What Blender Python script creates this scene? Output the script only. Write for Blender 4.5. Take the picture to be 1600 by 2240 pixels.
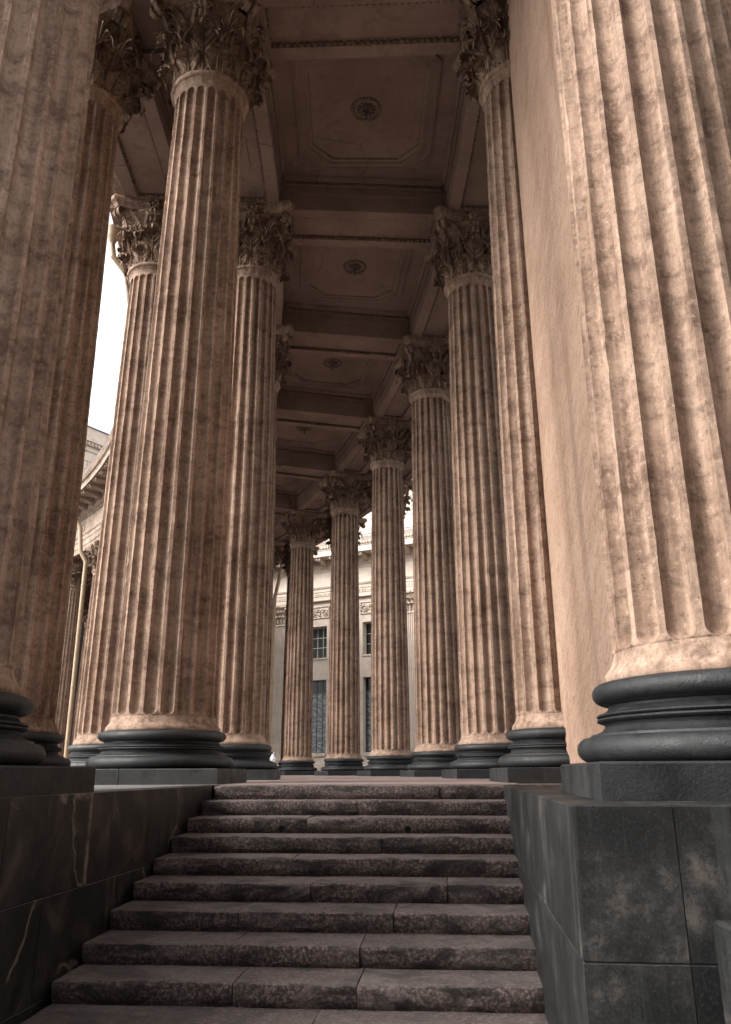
import bpy, math, random
from mathutils import Matrix, Vector
from math import sin, cos, pi, radians, sqrt, atan2, hypot

for _o in list(bpy.data.objects):
    bpy.data.objects.remove(_o)
random.seed(7)
SC = bpy.context.scene
COL = SC.collection

# ------------------------------------------------------------------ camera, sky, sun, exposure
cam_d = bpy.data.cameras.new("camera")
cam = bpy.data.objects.new("camera", cam_d)
COL.objects.link(cam)
cam_d.sensor_fit = 'VERTICAL'
cam_d.sensor_height = 36.0
cam_d.sensor_width = 36.0
cam_d.lens = 1723.8 / 2240 * 36
cam_d.clip_start = 0.05
cam_d.clip_end = 3000
cam.matrix_world = (Matrix.Translation((0, 0, 0.14)) @ Matrix.Rotation(radians(90 + 18.253), 4, 'X')
                    @ Matrix.Rotation(radians(-0.199), 4, 'Z'))
SC.camera = cam

SUN_EL, SUN_AZ = radians(36), radians(-108)      # azimuth clockwise from +Y: the light stands to the left, a little behind
world = bpy.data.worlds.new("World")
SC.world = world
world.use_nodes = True
wn = world.node_tree
wn.nodes.clear()
w_out = wn.nodes.new('ShaderNodeOutputWorld')
w_bg = wn.nodes.new('ShaderNodeBackground')
w_sky = wn.nodes.new('ShaderNodeTexSky')
w_sky.sky_type = 'NISHITA'
w_sky.sun_disc = False
w_sky.sun_elevation = SUN_EL
w_sky.sun_rotation = SUN_AZ
w_sky.air_density = 1.0
w_sky.dust_density = 2.5
w_sky.ozone_density = 1.0
w_hs = wn.nodes.new('ShaderNodeHueSaturation')
w_hs.inputs['Saturation'].default_value = 0.10
wn.links.new(w_sky.outputs[0], w_hs.inputs['Color'])
wn.links.new(w_hs.outputs[0], w_bg.inputs[0])
wn.links.new(w_bg.outputs[0], w_out.inputs[0])
w_bg.inputs[1].default_value = 0.15

sun_d = bpy.data.lights.new("sun", 'SUN')
sun_d.energy = 0.9
sun_d.angle = radians(26)
sun_d.color = (1.0, 0.95, 0.88)
sun = bpy.data.objects.new("sun", sun_d)
COL.objects.link(sun)
_sd = Vector((sin(SUN_AZ) * cos(SUN_EL), cos(SUN_AZ) * cos(SUN_EL), sin(SUN_EL)))
sun.rotation_euler = _sd.to_track_quat('Z', 'Y').to_euler()

SC.view_settings.view_transform = 'Standard'
SC.view_settings.look = 'None'
SC.view_settings.gamma = 1.0
SC.view_settings.exposure = 2.0
SC.view_settings.use_curve_mapping = False
SC.render.engine = 'CYCLES'
SC.cycles.max_bounces = 5
SC.cycles.diffuse_bounces = 3
SC.cycles.glossy_bounces = 2
SC.cycles.use_adaptive_sampling = True
SC.cycles.adaptive_threshold = 0.02
SC.cycles.use_denoising = True

# ------------------------------------------------------------------ plan of the colonnade (metres, floor z = 0)
CX, CY = -59.952, 13.175
A1, DA = -0.03746, 0.095912
ROW = {1: 55.0, 2: 57.27, 3: 62.73, 4: 64.99}
NUDGE = {(1, 1): (-.047, .133), (1, 2): (-.005, -.024), (2, 1): (-.021, .021), (2, 2): (.039, -.035), (2, 3): (.062, -.067),
         (3, 0): (.029, .085), (3, 1): (-.035, .011), (3, 2): (-.029, -.024), (3, 3): (.04, -.013), (3, 4): (.03, .021),
         (3, 6): (-.077, .013)}
def ang(i): return A1 + (i - 1) * DA
def pol(r, a, z=0.0): return Vector((CX + r * cos(a), CY + r * sin(a), z))
def col_xy(row, i):
    p = pol(ROW[row], ang(i)); n = NUDGE.get((row, i), (0, 0))
    return p.x + n[0], p.y + n[1]
SOF = 13.14          # underside of architraves
COF = 14.10          # coffer ceiling
HW = 0.68            # half width of architraves and beams

# ------------------------------------------------------------------ helpers
def link(o, parent=None):
    COL.objects.link(o)
    if parent is not None: o.parent = parent
    return o
def tag(o, label, cat, group=None, kind=None):
    if label: o["label"] = label
    if cat: o["category"] = cat
    if group: o["group"] = group
    if kind: o["kind"] = kind
    elif cat: o["kind"] = 'thing'
    return o
def empty(name, loc=(0, 0, 0), rz=0.0):
    o = bpy.data.objects.new(name, None)
    o.empty_display_size = 0.2
    o.location = loc; o.rotation_euler = (0, 0, rz)
    return link(o)

class MB:
    def __init__(self): self.v = []; self.f = []
    def add(self, vs, fs):
        b = len(self.v); self.v += [tuple(p) for p in vs]; self.f += [tuple(b + i for i in f) for f in fs]
    def box(self, x0, x1, y0, y1, z0, z1, M=None):
        vs = [Vector((x, y, z)) for z in (z0, z1) for y in (y0, y1) for x in (x0, x1)]
        if M is not None: vs = [M @ p for p in vs]
        self.add(vs, [(0, 2, 3, 1), (4, 5, 7, 6), (0, 1, 5, 4), (2, 6, 7, 3), (0, 4, 6, 2), (1, 3, 7, 5)])
    def grid(self, rows, close_u=False, close_v=False, flip=False):
        n = len(rows); m = len(rows[0]); b = len(self.v)
        for r in rows: self.v += [tuple(p) for p in r]
        for j in range(n if close_v else n - 1):
            for i in range(m if close_u else m - 1):
                q = (b + j * m + i, b + j * m + (i + 1) % m, b + ((j + 1) % n) * m + (i + 1) % m, b + ((j + 1) % n) * m + i)
                self.f.append(q[::-1] if flip else q)
    def lathe(self, prof, n=48, M=None):
        rows = []
        for r, z in prof:
            row = [Vector((r * cos(2 * pi * k / n), r * sin(2 * pi * k / n), z)) for k in range(n)]
            rows.append([M @ p for p in row] if M is not None else row)
        self.grid(rows, close_u=True)
    def poly(self, pts): self.add(pts, [tuple(range(len(pts)))])
    def tube(self, pts, rad, n=10, cap=True):
        rows = []
        pts = [Vector(p) for p in pts]
        for k, p in enumerate(pts):
            t = (pts[min(k + 1, len(pts) - 1)] - pts[max(k - 1, 0)]).normalized()
            x = t.cross(Vector((0.31, 0.95, 0.05))).normalized(); y = t.cross(x)
            rr = rad[k] if isinstance(rad, (list, tuple)) else rad
            rows.append([p + rr * (cos(2 * pi * a / n) * x + sin(2 * pi * a / n) * y) for a in range(n)])
        self.grid(rows, close_u=True)
        if cap: self.poly(rows[0][::-1]); self.poly(rows[-1])
    def arc(self, prof, a0, a1, n, cap=True):
        """closed profile [(r,z)] swept along the colonnade's arc"""
        rows = [[pol(r, a0 + (a1 - a0) * k / n, z) for r, z in prof] for k in range(n + 1)]
        self.grid(rows, close_u=True)
        if cap: self.poly(rows[0]); self.poly(rows[-1][::-1])
    def sweep(self, prof, frame, s0, s1, cap=True):
        """closed profile [(out,z)] along a straight frame(s,out,z)"""
        rows = [[frame(s, o, z) for o, z in prof] for s in (s0, s1)]
        self.grid(rows, close_u=True)
        if cap: self.poly(rows[0]); self.poly(rows[-1][::-1])
    def egg(self, c, ax, ay, n, a, b, d):
        """small dome (egg, bead) on a surface: centre, two half axes, normal"""
        k = 7
        r0 = [c + a * cos(2 * pi * t / k) * ax + b * sin(2 * pi * t / k) * ay for t in range(k)]
        r1 = [c + .68 * a * cos(2 * pi * t / k) * ax + .68 * b * sin(2 * pi * t / k) * ay + .75 * d * n for t in range(k)]
        base = len(self.v)
        self.v += [tuple(p) for p in r0 + r1 + [c + d * n]]
        for t in range(k):
            u = (t + 1) % k
            self.f.append((base + t, base + u, base + k + u, base + k + t)); self.f.append((base + k + t, base + k + u, base + 2 * k))
    def blob(self, c, rx, ry, rz, nu=8, nv=5, M=None):
        rows = []
        for j in range(1, nv):
            th = pi * j / nv
            rows.append([Vector((c[0] + rx * sin(th) * cos(2 * pi * i / nu), c[1] + ry * sin(th) * sin(2 * pi * i / nu), c[2] + rz * cos(th))) for i in range(nu)])
        top = Vector((c[0], c[1], c[2] + rz)); bot = Vector((c[0], c[1], c[2] - rz))
        if M is not None:
            rows = [[M @ p for p in r] for r in rows]; top = M @ top; bot = M @ bot
        b = len(self.v); self.grid(rows, close_u=True)
        self.v += [tuple(top), tuple(bot)]; t = len(self.v) - 2
        last = b + (nv - 2) * nu
        for i in range(nu):
            self.f.append((b + (i + 1) % nu, b + i, t)); self.f.append((last + i, last + (i + 1) % nu, t + 1))
    def mesh(self, name, mat, sharp=40, smooth=True):
        me = bpy.data.meshes.new(name)
        me.from_pydata(self.v, [], self.f)
        me.update()
        if smooth:
            me.polygons.foreach_set('use_smooth', [True] * len(me.polygons))
            me.set_sharp_from_angle(angle=radians(sharp))
        if mat is not None: me.materials.append(mat)
        return me
    def build(self, name, mat, parent=None, sharp=40, smooth=True, loc=None, rz=None):
        o = bpy.data.objects.new(name, self.mesh(name, mat, sharp, smooth))
        if loc is not None: o.location = loc
        if rz is not None: o.rotation_euler = (0, 0, rz)
        return link(o, parent)
def inst(name, me, parent, loc=(0, 0, 0), rz=0.0):
    o = bpy.data.objects.new(name, me)
    o.location = loc; o.rotation_euler = (0, 0, rz)
    return link(o, parent)

# ------------------------------------------------------------------ materials
class NT:
    def __init__(self, name):
        self.m = bpy.data.materials.new(name); self.m.use_nodes = True
        self.t = self.m.node_tree; self.t.nodes.clear()
        self.out = self.n('ShaderNodeOutputMaterial'); self.p = self.n('ShaderNodeBsdfPrincipled')
        self.l(self.p.outputs[0], self.out.inputs[0])
    def n(self, typ, **kw):
        x = self.t.nodes.new(typ)
        for k, v in kw.items(): setattr(x, k, v)
        return x
    def l(self, a, b): self.t.links.new(a, b)
    def coords(self, rand=True):
        tc = self.n('ShaderNodeTexCoord')
        if not rand: return tc.outputs['Object']
        oi = self.n('ShaderNodeObjectInfo')
        mu = self.n('ShaderNodeMath', operation='MULTIPLY'); mu.inputs[1].default_value = 91.7
        self.l(oi.outputs['Random'], mu.inputs[0])
        ad = self.n('ShaderNodeVectorMath', operation='ADD')
        self.l(tc.outputs['Object'], ad.inputs[0]); self.l(mu.outputs[0], ad.inputs[1])
        return ad.outputs[0]
    def mapped(self, vec, scale=(1, 1, 1), rot=(0, 0, 0)):
        mp = self.n('ShaderNodeMapping')
        mp.inputs['Scale'].default_value = scale; mp.inputs['Rotation'].default_value = rot
        self.l(vec, mp.inputs['Vector']); return mp.outputs[0]
    def noise(self, vec, scale, detail=4, rough=.55, dist=0.0):
        x = self.n('ShaderNodeTexNoise')
        x.inputs['Scale'].default_value = scale; x.inputs['Detail'].default_value = detail
        x.inputs['Roughness'].default_value = rough; x.inputs['Distortion'].default_value = dist
        self.l(vec, x.inputs['Vector']); return x.outputs[0]
    def voro(self, vec, scale, feature='F1', rnd=1.0):
        x = self.n('ShaderNodeTexVoronoi', feature=feature)
        x.inputs['Scale'].default_value = scale; x.inputs['Randomness'].default_value = rnd
        self.l(vec, x.inputs['Vector']); return x
    def ramp(self, fac, stops):
        x = self.n('ShaderNodeValToRGB'); e = x.color_ramp.elements
        while len(e) > 2: e.remove(e[-1])
        for k, (p, c) in enumerate(stops):
            c = c if len(c) == 4 else (*c, 1)
            if k < 2: e[k].position = p; e[k].color = c
            else: e.new(p).color = c
        self.l(fac, x.inputs[0]); return x.outputs[0]
    def val(self, fac, lo, hi, a=0.0, b=1.0):
        x = self.n('ShaderNodeMapRange'); x.clamp = True
        x.inputs['From Min'].default_value = lo; x.inputs['From Max'].default_value = hi
        x.inputs['To Min'].default_value = a; x.inputs['To Max'].default_value = b
        self.l(fac, x.inputs['Value']); return x.outputs[0]
    def mix(self, fac, a, b, mode='MIX'):
        x = self.n('ShaderNodeMix', data_type='RGBA', blend_type=mode)
        for sock, v in ((x.inputs[0], fac), (x.inputs[6], a), (x.inputs[7], b)):
            if hasattr(v, 'is_linked'): self.l(v, sock)
            elif isinstance(v, (int, float)): sock.default_value = v
            else: sock.default_value = (*v, 1)
        return x.outputs[2]
    def mul(self, a, b):
        x = self.n('ShaderNodeMath', operation='MULTIPLY')
        for k, v in enumerate((a, b)):
            if hasattr(v, 'is_linked'): self.l(v, x.inputs[k])
            else: x.inputs[k].default_value = v
        return x.outputs[0]
    def addm(self, a, b):
        x = self.n('ShaderNodeMath', operation='ADD')
        for k, v in enumerate((a, b)):
            if hasattr(v, 'is_linked'): self.l(v, x.inputs[k])
            else: x.inputs[k].default_value = v
        return x.outputs[0]
    def finish(self, color, rough=.85, bump=None, strength=.4, dist=.02, spec=.3):
        if hasattr(color, 'is_linked'): self.l(color, self.p.inputs['Base Color'])
        else: self.p.inputs['Base Color'].default_value = (*color, 1)
        if hasattr(rough, 'is_linked'): self.l(rough, self.p.inputs['Roughness'])
        else: self.p.inputs['Roughness'].default_value = rough
        self.p.inputs['Specular IOR Level'].default_value = spec
        if bump is not None:
            b = self.n('ShaderNodeBump'); b.inputs['Strength'].default_value = strength; b.inputs['Distance'].default_value = dist
            self.l(bump, b.inputs['Height']); self.l(b.outputs[0], self.p.inputs['Normal'])
        return self.m

def mat_stone(name, light, mid, dark, stain=.5, rand=True, chisel=True, speck=1.0, strk=1.0):
    t = NT(name); c = t.coords(rand)
    big = t.noise(c, .9, 4, .6)
    col = t.ramp(big, [(.30, dark), (.48, mid), (.70, light)])
    streak = t.noise(t.mapped(c, (11, 11, .55)), 1.0, 4, .6)
    col = t.mix(t.val(streak, .44, .66, 0, .60 * strk), col, tuple(x * 1.25 for x in light))
    col = t.mix(t.val(streak, .46, .30, 0, .45 * strk), col, tuple(x * .55 for x in dark))
    blot = t.noise(t.mapped(c, (3.2, 3.2, 5.5)), 1.5, 5, .70, .2)
    col = t.mix(t.mul(t.val(blot, .50, .68), stain), col, tuple(x * .26 for x in dark))
    cloud = t.noise(t.mapped(c, (1.1, 1.1, 2.7)), 1.5, 5, .66, .25)
    col = t.mix(t.mul(t.val(cloud, .48, .66), stain), col, tuple(x * k for x, k in zip(dark, (.42, .36, .40))))
    fine = t.noise(t.mapped(c, (1, 1, .8)), 24, 5, .78)
    col = t.mix(t.mul(t.val(fine, .54, .70), .62 * speck), col, tuple(x * .22 for x in dark))
    col = t.mix(t.mul(t.val(fine, .46, .34), .45 * speck), col, tuple(min(1, x * 1.45) for x in light))
    pits = t.voro(t.mapped(c, (24, 24, 34)), 1.0).outputs['Distance']
    gate = t.noise(c, 3.1, 3)
    pm = t.mul(t.val(pits, .08, .20, 1, 0), t.val(gate, .50, .60))
    col = t.mix(t.mul(pm, .55 * speck), col, tuple(x * .2 for x in dark))
    h = t.addm(t.mul(fine, .9), t.mul(t.noise(t.mapped(c, (26, 26, 3)), 1.0, 3), .5))
    if chisel:
        h = t.addm(h, t.mul(t.mul(t.noise(t.mapped(c, (5, 5, 46)), 1.0, 3, .7), t.val(t.noise(c, 1.3, 2), .45, .62)), .7))
    h = t.addm(h, t.mul(pm, -.9))
    return t.finish(col, .9, h, .45, .014, .15)

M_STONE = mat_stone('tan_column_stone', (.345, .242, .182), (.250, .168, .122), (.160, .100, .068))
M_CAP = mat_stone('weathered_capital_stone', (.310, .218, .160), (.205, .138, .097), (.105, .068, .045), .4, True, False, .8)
M_FAC = mat_stone('cream_facade_stone', (.60, .51, .435), (.55, .46, .385), (.47, .385, .315), .15, False, False, .25, .3)
M_FACR = mat_stone('cream_carved_stone', (.60, .495, .41), (.50, .40, .32), (.36, .275, .21), .4, False, False, .4, .4)
M_ENT = mat_stone('entablature_stone', (.33, .255, .205), (.27, .202, .158), (.19, .138, .102), .45, False, False, .6)

def mat_plaster():
    t = NT('ceiling_plaster'); c = t.coords(False)
    col = t.ramp(t.noise(c, .55, 5, .65), [(.3, (.18, .122, .092)), (.5, (.25, .172, .135)), (.7, (.31, .218, .175))])
    col = t.mix(t.mul(t.val(t.noise(c, 2.2, 6, .7, .4), .50, .72), .55), col, (.105, .066, .043))
    col = t.mix(t.mul(t.val(t.noise(c, 28, 3, .7), .56, .72), .35), col, (.08, .05, .035))
    wv = t.mix(.25, c, t.noise(c, 1.6, 4, .6))
    e = t.voro(wv, .55, 'DISTANCE_TO_EDGE').outputs['Distance']
    col = t.mix(t.mul(t.mul(t.val(e, .001, .006, 1, 0), t.val(t.noise(c, .7, 2), .52, .60)), .7), col, (.045, .03, .02))
    return t.finish(col, .9, t.noise(c, 20, 4), .2, .01, .15)
M_CEIL = mat_plaster()
def mat_orn():
    t = NT('ceiling_ornament'); c = t.coords(False)
    col = t.ramp(t.noise(c, 6, 3), [(.3, (.09, .06, .042)), (.7, (.20, .138, .10))])
    return t.finish(col, .9)
M_ORN = mat_orn()

def mat_pier():
    t = NT('combed_pier_stone'); c = t.coords(False)
    r = t.mapped(c, (1, 1, 1), (radians(-60), 0, 0))
    col = t.ramp(t.noise(c, .7, 5, .65), [(.3, (.30, .190, .130)), (.5, (.385, .250, .178)), (.7, (.45, .305, .222))])
    comb = t.noise(t.mapped(r, (4.2, 4.2, 1.1)), 1.0, 6, .70, .5)
    col = t.mix(t.val(comb, .44, .64, 0, .32), col, (.52, .37, .28))
    comb2 = t.noise(t.mapped(r, (17, 17, 3.4)), 1.0, 6, .80, .3)
    col = t.mix(t.mul(t.val(comb2, .52, .66), .60), col, (.150, .090, .058))
    col = t.mix(t.mul(t.val(comb2, .46, .32), .45), col, (.60, .43, .335))
    fl = t.noise(c, 26, 5, .78)
    col = t.mix(t.mul(t.val(fl, .55, .66), .80), col, (.07, .042, .026))
    wet = t.noise(t.mapped(c, (1, 1.6, .12)), 1.0, 4, .6)
    col = t.mix(t.mul(t.val(wet, .52, .68), .35), col, (.13, .08, .05))
    return t.finish(col, .92, t.addm(comb2, fl), .8, .018, .15)
M_PIER = mat_pier()

def mat_base():
    t = NT('black_painted_base'); c = t.coords()
    col = t.ramp(t.noise(c, 2.5, 6, .7), [(.3, (.0065, .007, .0075)), (.55, (.012, .0128, .0135)), (.72, (.024, .0245, .025))])
    g = t.noise(c, 70, 3, .75)
    col = t.mix(t.mul(t.val(g, .55, .68), .5), col, (.034, .034, .034))
    sc = t.noise(t.mapped(c, (9, 9, 3)), 1.0, 6, .78, 1.8)
    col = t.mix(t.mul(t.val(sc, .66, .74), .55), col, (.14, .138, .135))
    dr = t.noise(t.mapped(c, (14, 14, 1.2)), 1.0, 4, .6)
    col = t.mix(t.mul(t.val(dr, .56, .70), .35), col, (.045, .043, .040))
    return t.finish(col, t.val(t.noise(c, 5, 5, .7), .3, .7, .40, .75), t.addm(t.mul(g, .8), t.mul(t.noise(c, 9, 5, .7), 1.2)), .40, .014, .4)
M_BASE = mat_base()

def mat_granite(skylit=False):
    t = NT('skylit_granite_treads' if skylit else 'red_granite_steps'); c = t.coords()
    w = t.mix(.05, c, t.noise(c, 6, 2))
    d = t.voro(w, 40, 'F1').outputs['Distance']
    col = t.ramp(d, [(.05, (.150, .104, .095)), (.36, (.108, .073, .066)), (.62, (.042, .028, .025))])
    f = t.noise(c, 42, 5, .82)
    col = t.mix(t.mul(t.val(f, .52, .62), .90), col, (.013, .0095, .0085))
    col = t.mix(t.mul(t.val(f, .47, .37), .70), col, (.25, .20, .186))
    pale = t.noise(c, 1.4, 4, .6)
    col = t.mix(t.mul(t.val(pale, .52, .68), .45), col, (.165, .135, .127))
    grime = t.noise(t.mapped(c, (1, 1, 2.6)), 2.3, 7, .72, .7)
    col = t.mix(t.mul(t.val(grime, .47, .60), .90), col, (.011, .0085, .0075))
    if skylit: col = t.mix(t.val(t.noise(c, 3, 5, .7), .3, .7, .12, .42), col, (.185, .157, .149))
    h = t.addm(t.mul(f, 1.0), t.mul(t.noise(c, 11, 5, .7), 1.2))
    return t.finish(col, t.val(grime, .3, .7, .60, .9), h, .8, .018, .35)
M_STEP = mat_granite()
M_TREAD = mat_granite(True)  # second copy is paler: skylight on up-facing treads put into its colour

def mat_paving(name, a, b, dk, rough=.7):
    t = NT(name); c = t.coords()
    col = t.ramp(t.noise(c, 1.5, 6, .65), [(.3, a), (.7, b)])
    f = t.noise(c, 60, 4, .7)
    col = t.mix(t.mul(t.val(f, .52, .68), .5), col, dk)
    ck = t.noise(c, 1.1, 4, .6, .8)
    e = t.n('ShaderNodeMath', operation='SUBTRACT'); t.l(ck, e.inputs[0]); e.inputs[1].default_value = .5
    ab = t.n('ShaderNodeMath', operation='ABSOLUTE'); t.l(e.outputs[0], ab.inputs[0])
    col = t.mix(t.mul(t.val(ab.outputs[0], 0, .004, 1, 0), .7), col, dk)
    return t.finish(col, rough, f, .3, .01, .5)
M_FLOOR = mat_paving('pink_granite_paving', (.20, .150, .138), (.28, .218, .202), (.06, .042, .038), .40)
M_FLOORG = mat_paving('grey_granite_paving', (.15, .15, .155), (.23, .23, .23), (.06, .06, .06), .34)
M_GRND = mat_paving('grey_ground', (.075, .070, .066), (.115, .108, .10), (.04, .038, .035))

def mat_marble():
    t = NT('dark_veined_marble'); c = t.coords()
    col = t.ramp(t.noise(c, 2.6, 6, .68, .6), [(.36, (.0030, .0034, .0032)), (.52, (.0095, .0092, .0084)), (.68, (.048, .036, .030))])
    bl = t.noise(t.mapped(c, (1, 1.2, .45)), 5.0, 6, .7)
    col = t.mix(t.val(bl, .56, .74, 0, .75), col, (.060, .047, .040))
    for sc, wd, k, g0, dist in ((.75, .011, .85, .46, .25), (1.9, .007, .50, .48, .14)):
        wv = t.mix(dist, t.mapped(c, (1, 1, .75), (.5, .3, .2)), t.noise(c, 2.3, 4, .6))
        e = t.voro(wv, sc, 'DISTANCE_TO_EDGE').outputs['Distance']
        gate = t.val(t.noise(t.mapped(c, (1, 1, 1)), 1.1 * sc + .5, 3), g0, g0 + .10)
        wob = t.noise(c, 14, 3)
        col = t.mix(t.mul(t.mul(t.val(e, wd * .15, wd, 1, 0), gate), t.mul(t.val(wob, .35, .6, .3, 1), k)), col, (.20, .158, .13))
    f = t.noise(c, 90, 3, .7)
    col = t.mix(t.mul(t.val(f, .60, .72), .45), col, (.07, .065, .06))
    return t.finish(col, t.val(bl, .3, .7, .40, .65), t.noise(c, 30, 4), .12, .01, .4)
M_MARB = mat_marble()
def mat_darkgran():
    t = NT('dark_grey_granite'); c = t.coords()
    col = t.ramp(t.noise(c, 1.9, 7, .74, .15), [(.38, (.0022, .0024, .0025)), (.49, (.0060, .0063, .0063)), (.57, (.020, .0190, .0182)), (.66, (.075, .064, .056))])
    f = t.noise(c, 75, 4, .8)
    col = t.mix(t.mul(t.val(f, .53, .66), .5), col, (.045, .043, .041))
    col = t.mix(t.mul(t.val(f, .46, .36), .6), col, (.003, .003, .003))
    st = t.noise(t.mapped(c, (12, 12, .5)), 1.0, 5, .68)
    col = t.mix(t.mul(t.val(st, .53, .70), .40), col, (.052, .055, .055))
    return t.finish(col, .6, t.addm(t.mul(f, .8), t.noise(c, 8, 5, .7)), .25, .012, .35)
M_DGRAN = mat_darkgran()

def mat_plain(name, c, rough=.6, var=.25, spec=.3, metal=0.0):
    t = NT(name); co = t.coords()
    col = t.ramp(t.noise(co, 3, 5, .65), [(.3, tuple(x * (1 - var) for x in c)), (.7, tuple(min(1, x * (1 + var)) for x in c))])
    t.p.inputs['Metallic'].default_value = metal
    return t.finish(col, rough, t.noise(co, 30, 3), .1, .01, spec)
M_MORT = mat_plain('mortar', (.022, .021, .02), .95)
M_PIPE = mat_plain('ochre_painted_pipe', (.28, .20, .122), .45, .15, .4)
M_GLASS = mat_plain('dark_window_glass', (.006, .008, .008), .30, .4, .22)
M_BAR = mat_plain('window_bar_paint', (.40, .38, .33), .5)
M_IRON = mat_plain('dark_window_bar', (.05, .055, .055), .5)
M_ROOF = mat_plain('grey_roof_metal', (.10, .11, .13), .45, .3, .5)
M_WHITE = mat_plain('white_plastic', (.82, .83, .85), .4, .06, .4)
M_GREYB = mat_plain('grey_cloth', (.07, .07, .075), .8)
M_HOLE = mat_plain('painted_cavity_shade', (.006, .005, .005), .95)  # flat black painting the shade inside holes and doorways
M_DARK = mat_plain('interior_shade_wall', (.045, .042, .045), .9)
def mat_curtain():
    t = NT('draped_lace_curtain'); c = t.coords()
    w = t.n('ShaderNodeTexWave', wave_type='BANDS', bands_direction='Z')
    w.inputs['Scale'].default_value = .8; w.inputs['Distortion'].default_value = 12; w.inputs['Detail'].default_value = 2; w.inputs['Detail Scale'].default_value = 1.6
    t.l(c, w.inputs['Vector'])
    col = t.ramp(w.outputs[0], [(.15, (.030, .035, .036)), (.6, (.070, .080, .080)), (.95, (.13, .145, .145))])
    return t.finish(col, .35, w.outputs[0], .3, .03, .5)
M_CURT = mat_curtain()

# ------------------------------------------------------------------ ground
g = MB(); S = 900; NG = 12
g.grid([[Vector((-S + 2 * S * i / NG, -S + 2 * S * j / NG, -1.86)) for i in range(NG + 1)] for j in range(NG + 1)])
tag(g.build('ground', M_GRND, smooth=False), 'grey paved ground around the colonnade', None, kind='structure')

# ------------------------------------------------------------------ stairs frame
HD = radians(6.3)
SF = Vector((sin(HD), cos(HD), 0)); SR = Vector((cos(HD), -sin(HD), 0)); SO = Vector((-.075, 9.09, 0))
def st(lat, lon, z=0.0): return SO + SR * lat + SF * lon + Vector((0, 0, z))
SW = 1.62; RISE = .143; TREAD = .4255; NSTEP = 13
MS = Matrix((( SR.x, SF.x, 0, SO.x), (SR.y, SF.y, 0, SO.y), (0, 0, 1, 0), (0, 0, 0, 1)))

# platform floor: sheet + separate granite slabs in the passage
fl = MB()
R_IN, R_OUT = 53.1, 66.9
rows = [[st(-8.2 + (15.8) * k / 12, .44) for k in range(13)]]
for i10 in range(0, 49):
    a = ang(1.02 + i10 * .23)
    rows.append([pol(R_IN + (R_OUT - R_IN) * k / 12, a) for k in range(13)])
fl.grid(rows)
# outer riser walls of the platform
fl.grid([[r[0] for r in rows], [r[0] + Vector((0, 0, -1.9)) for r in rows]])
fl.grid([[r[-1] for r in rows], [r[-1] + Vector((0, 0, -1.9)) for r in rows]], flip=True)
fl.poly([Vector((0, 0, -.004)) + st(-8.2, .44), Vector((0, 0, -.004)) + st(-8.2, -5.4), Vector((0, 0, -.004)) + st(-1.9, -5.4), Vector((0, 0, -.004)) + st(-1.9, .44)])
fl.poly([Vector((0, 0, -.004)) + st(1.9, .44), Vector((0, 0, -.004)) + st(1.9, -5.2), Vector((0, 0, -.004)) + st(7.6, -5.2), Vector((0, 0, -.004)) + st(7.6, .44)])
floor = fl.build('floor', M_FLOOR, smooth=False)
tag(floor, 'pinkish granite floor of the colonnade passage', None, kind='structure')
rs = random.Random(3)
lon = .47
for rowk in range(16):
    dpt = rs.uniform(.75, 1.15)
    x = -1.62 + rs.uniform(-.1, .1)
    while x < 1.72:
        w = rs.uniform(.9, 1.7)
        x1 = min(x + w, 1.75)
        b = MB(); b.box(x + .006, x1 - .006, lon + .006, lon + dpt - .006, -.02, .008 + rs.uniform(0, .003))
        o = b.build('slab', M_FLOOR, floor, smooth=False); o.matrix_world = MS
        x = x1
    lon += dpt

# ------------------------------------------------------------------ staircase
stair = empty('staircase', st(0, -2.5, -1.86))
STI = Matrix.Translation(st(0, -2.5, -1.86))
def step_block(k, x0, x1, rng):
    mb = MB()
    zt = -k * RISE; zb = zt - RISE - .03
    prof = [(.50, zb), (.50, zt), (.30, zt), (.12, zt + .001), (.022, zt), (.006, zt - .006), (0, zt - .020), (.002, zt - .07), (.008, zt - .105), (.030, zt - RISE + .006), (.05, zb)]
    n = max(4, int((x1 - x0) / .07)); rows = []
    ph = rng.uniform(0, 50)
    for s in range(n + 1):
        x = x0 + (x1 - x0) * s / n
        e = min(s, n - s) / 1.0
        ins = .012 if e == 0 else 0.0
        r = []
        for q, (d, z) in enumerate(prof):
            j = .0 if q in (0, 1, 10) else .0045
            wob = .007 * sin(x * 2.1 + ph) + .004 * sin(x * 7.3 + ph * 2)
            yy = -k * TREAD + d + (wob if 2 < q < 10 else 0) + rng.uniform(-j, j) * 1.3 + .03 * x + (ins if 3 < q < 10 else 0)
            zz = z + (rng.uniform(-j, j) * .8 if q not in (0, 10) else 0) + (.003 * sin(x * 3 + ph) if 1 < q < 8 else 0) - (ins * .6 if 2 < q < 7 else 0)
            r.append(Vector((x, yy, zz)))
        rows.append(r)
    mb.grid(rows, close_u=True); mb.poly(rows[0][::-1]); mb.poly(rows[-1])
    mb.v = [tuple(MS @ Vector(p) - st(0, -2.5, -1.86)) for p in mb.v]
    return mb
joints = {0: [.86], 1: [.02], 2: [-.42, ], 3: [.35], 4: [-.40], 5: [-.15, .95], 6: [-.62, .55], 7: [-.55, .35], 8: [-.42, .38], 9: [.15], 10: [-.6], 11: [.5], 12: [-.2]}
rg = random.Random(11)
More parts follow.
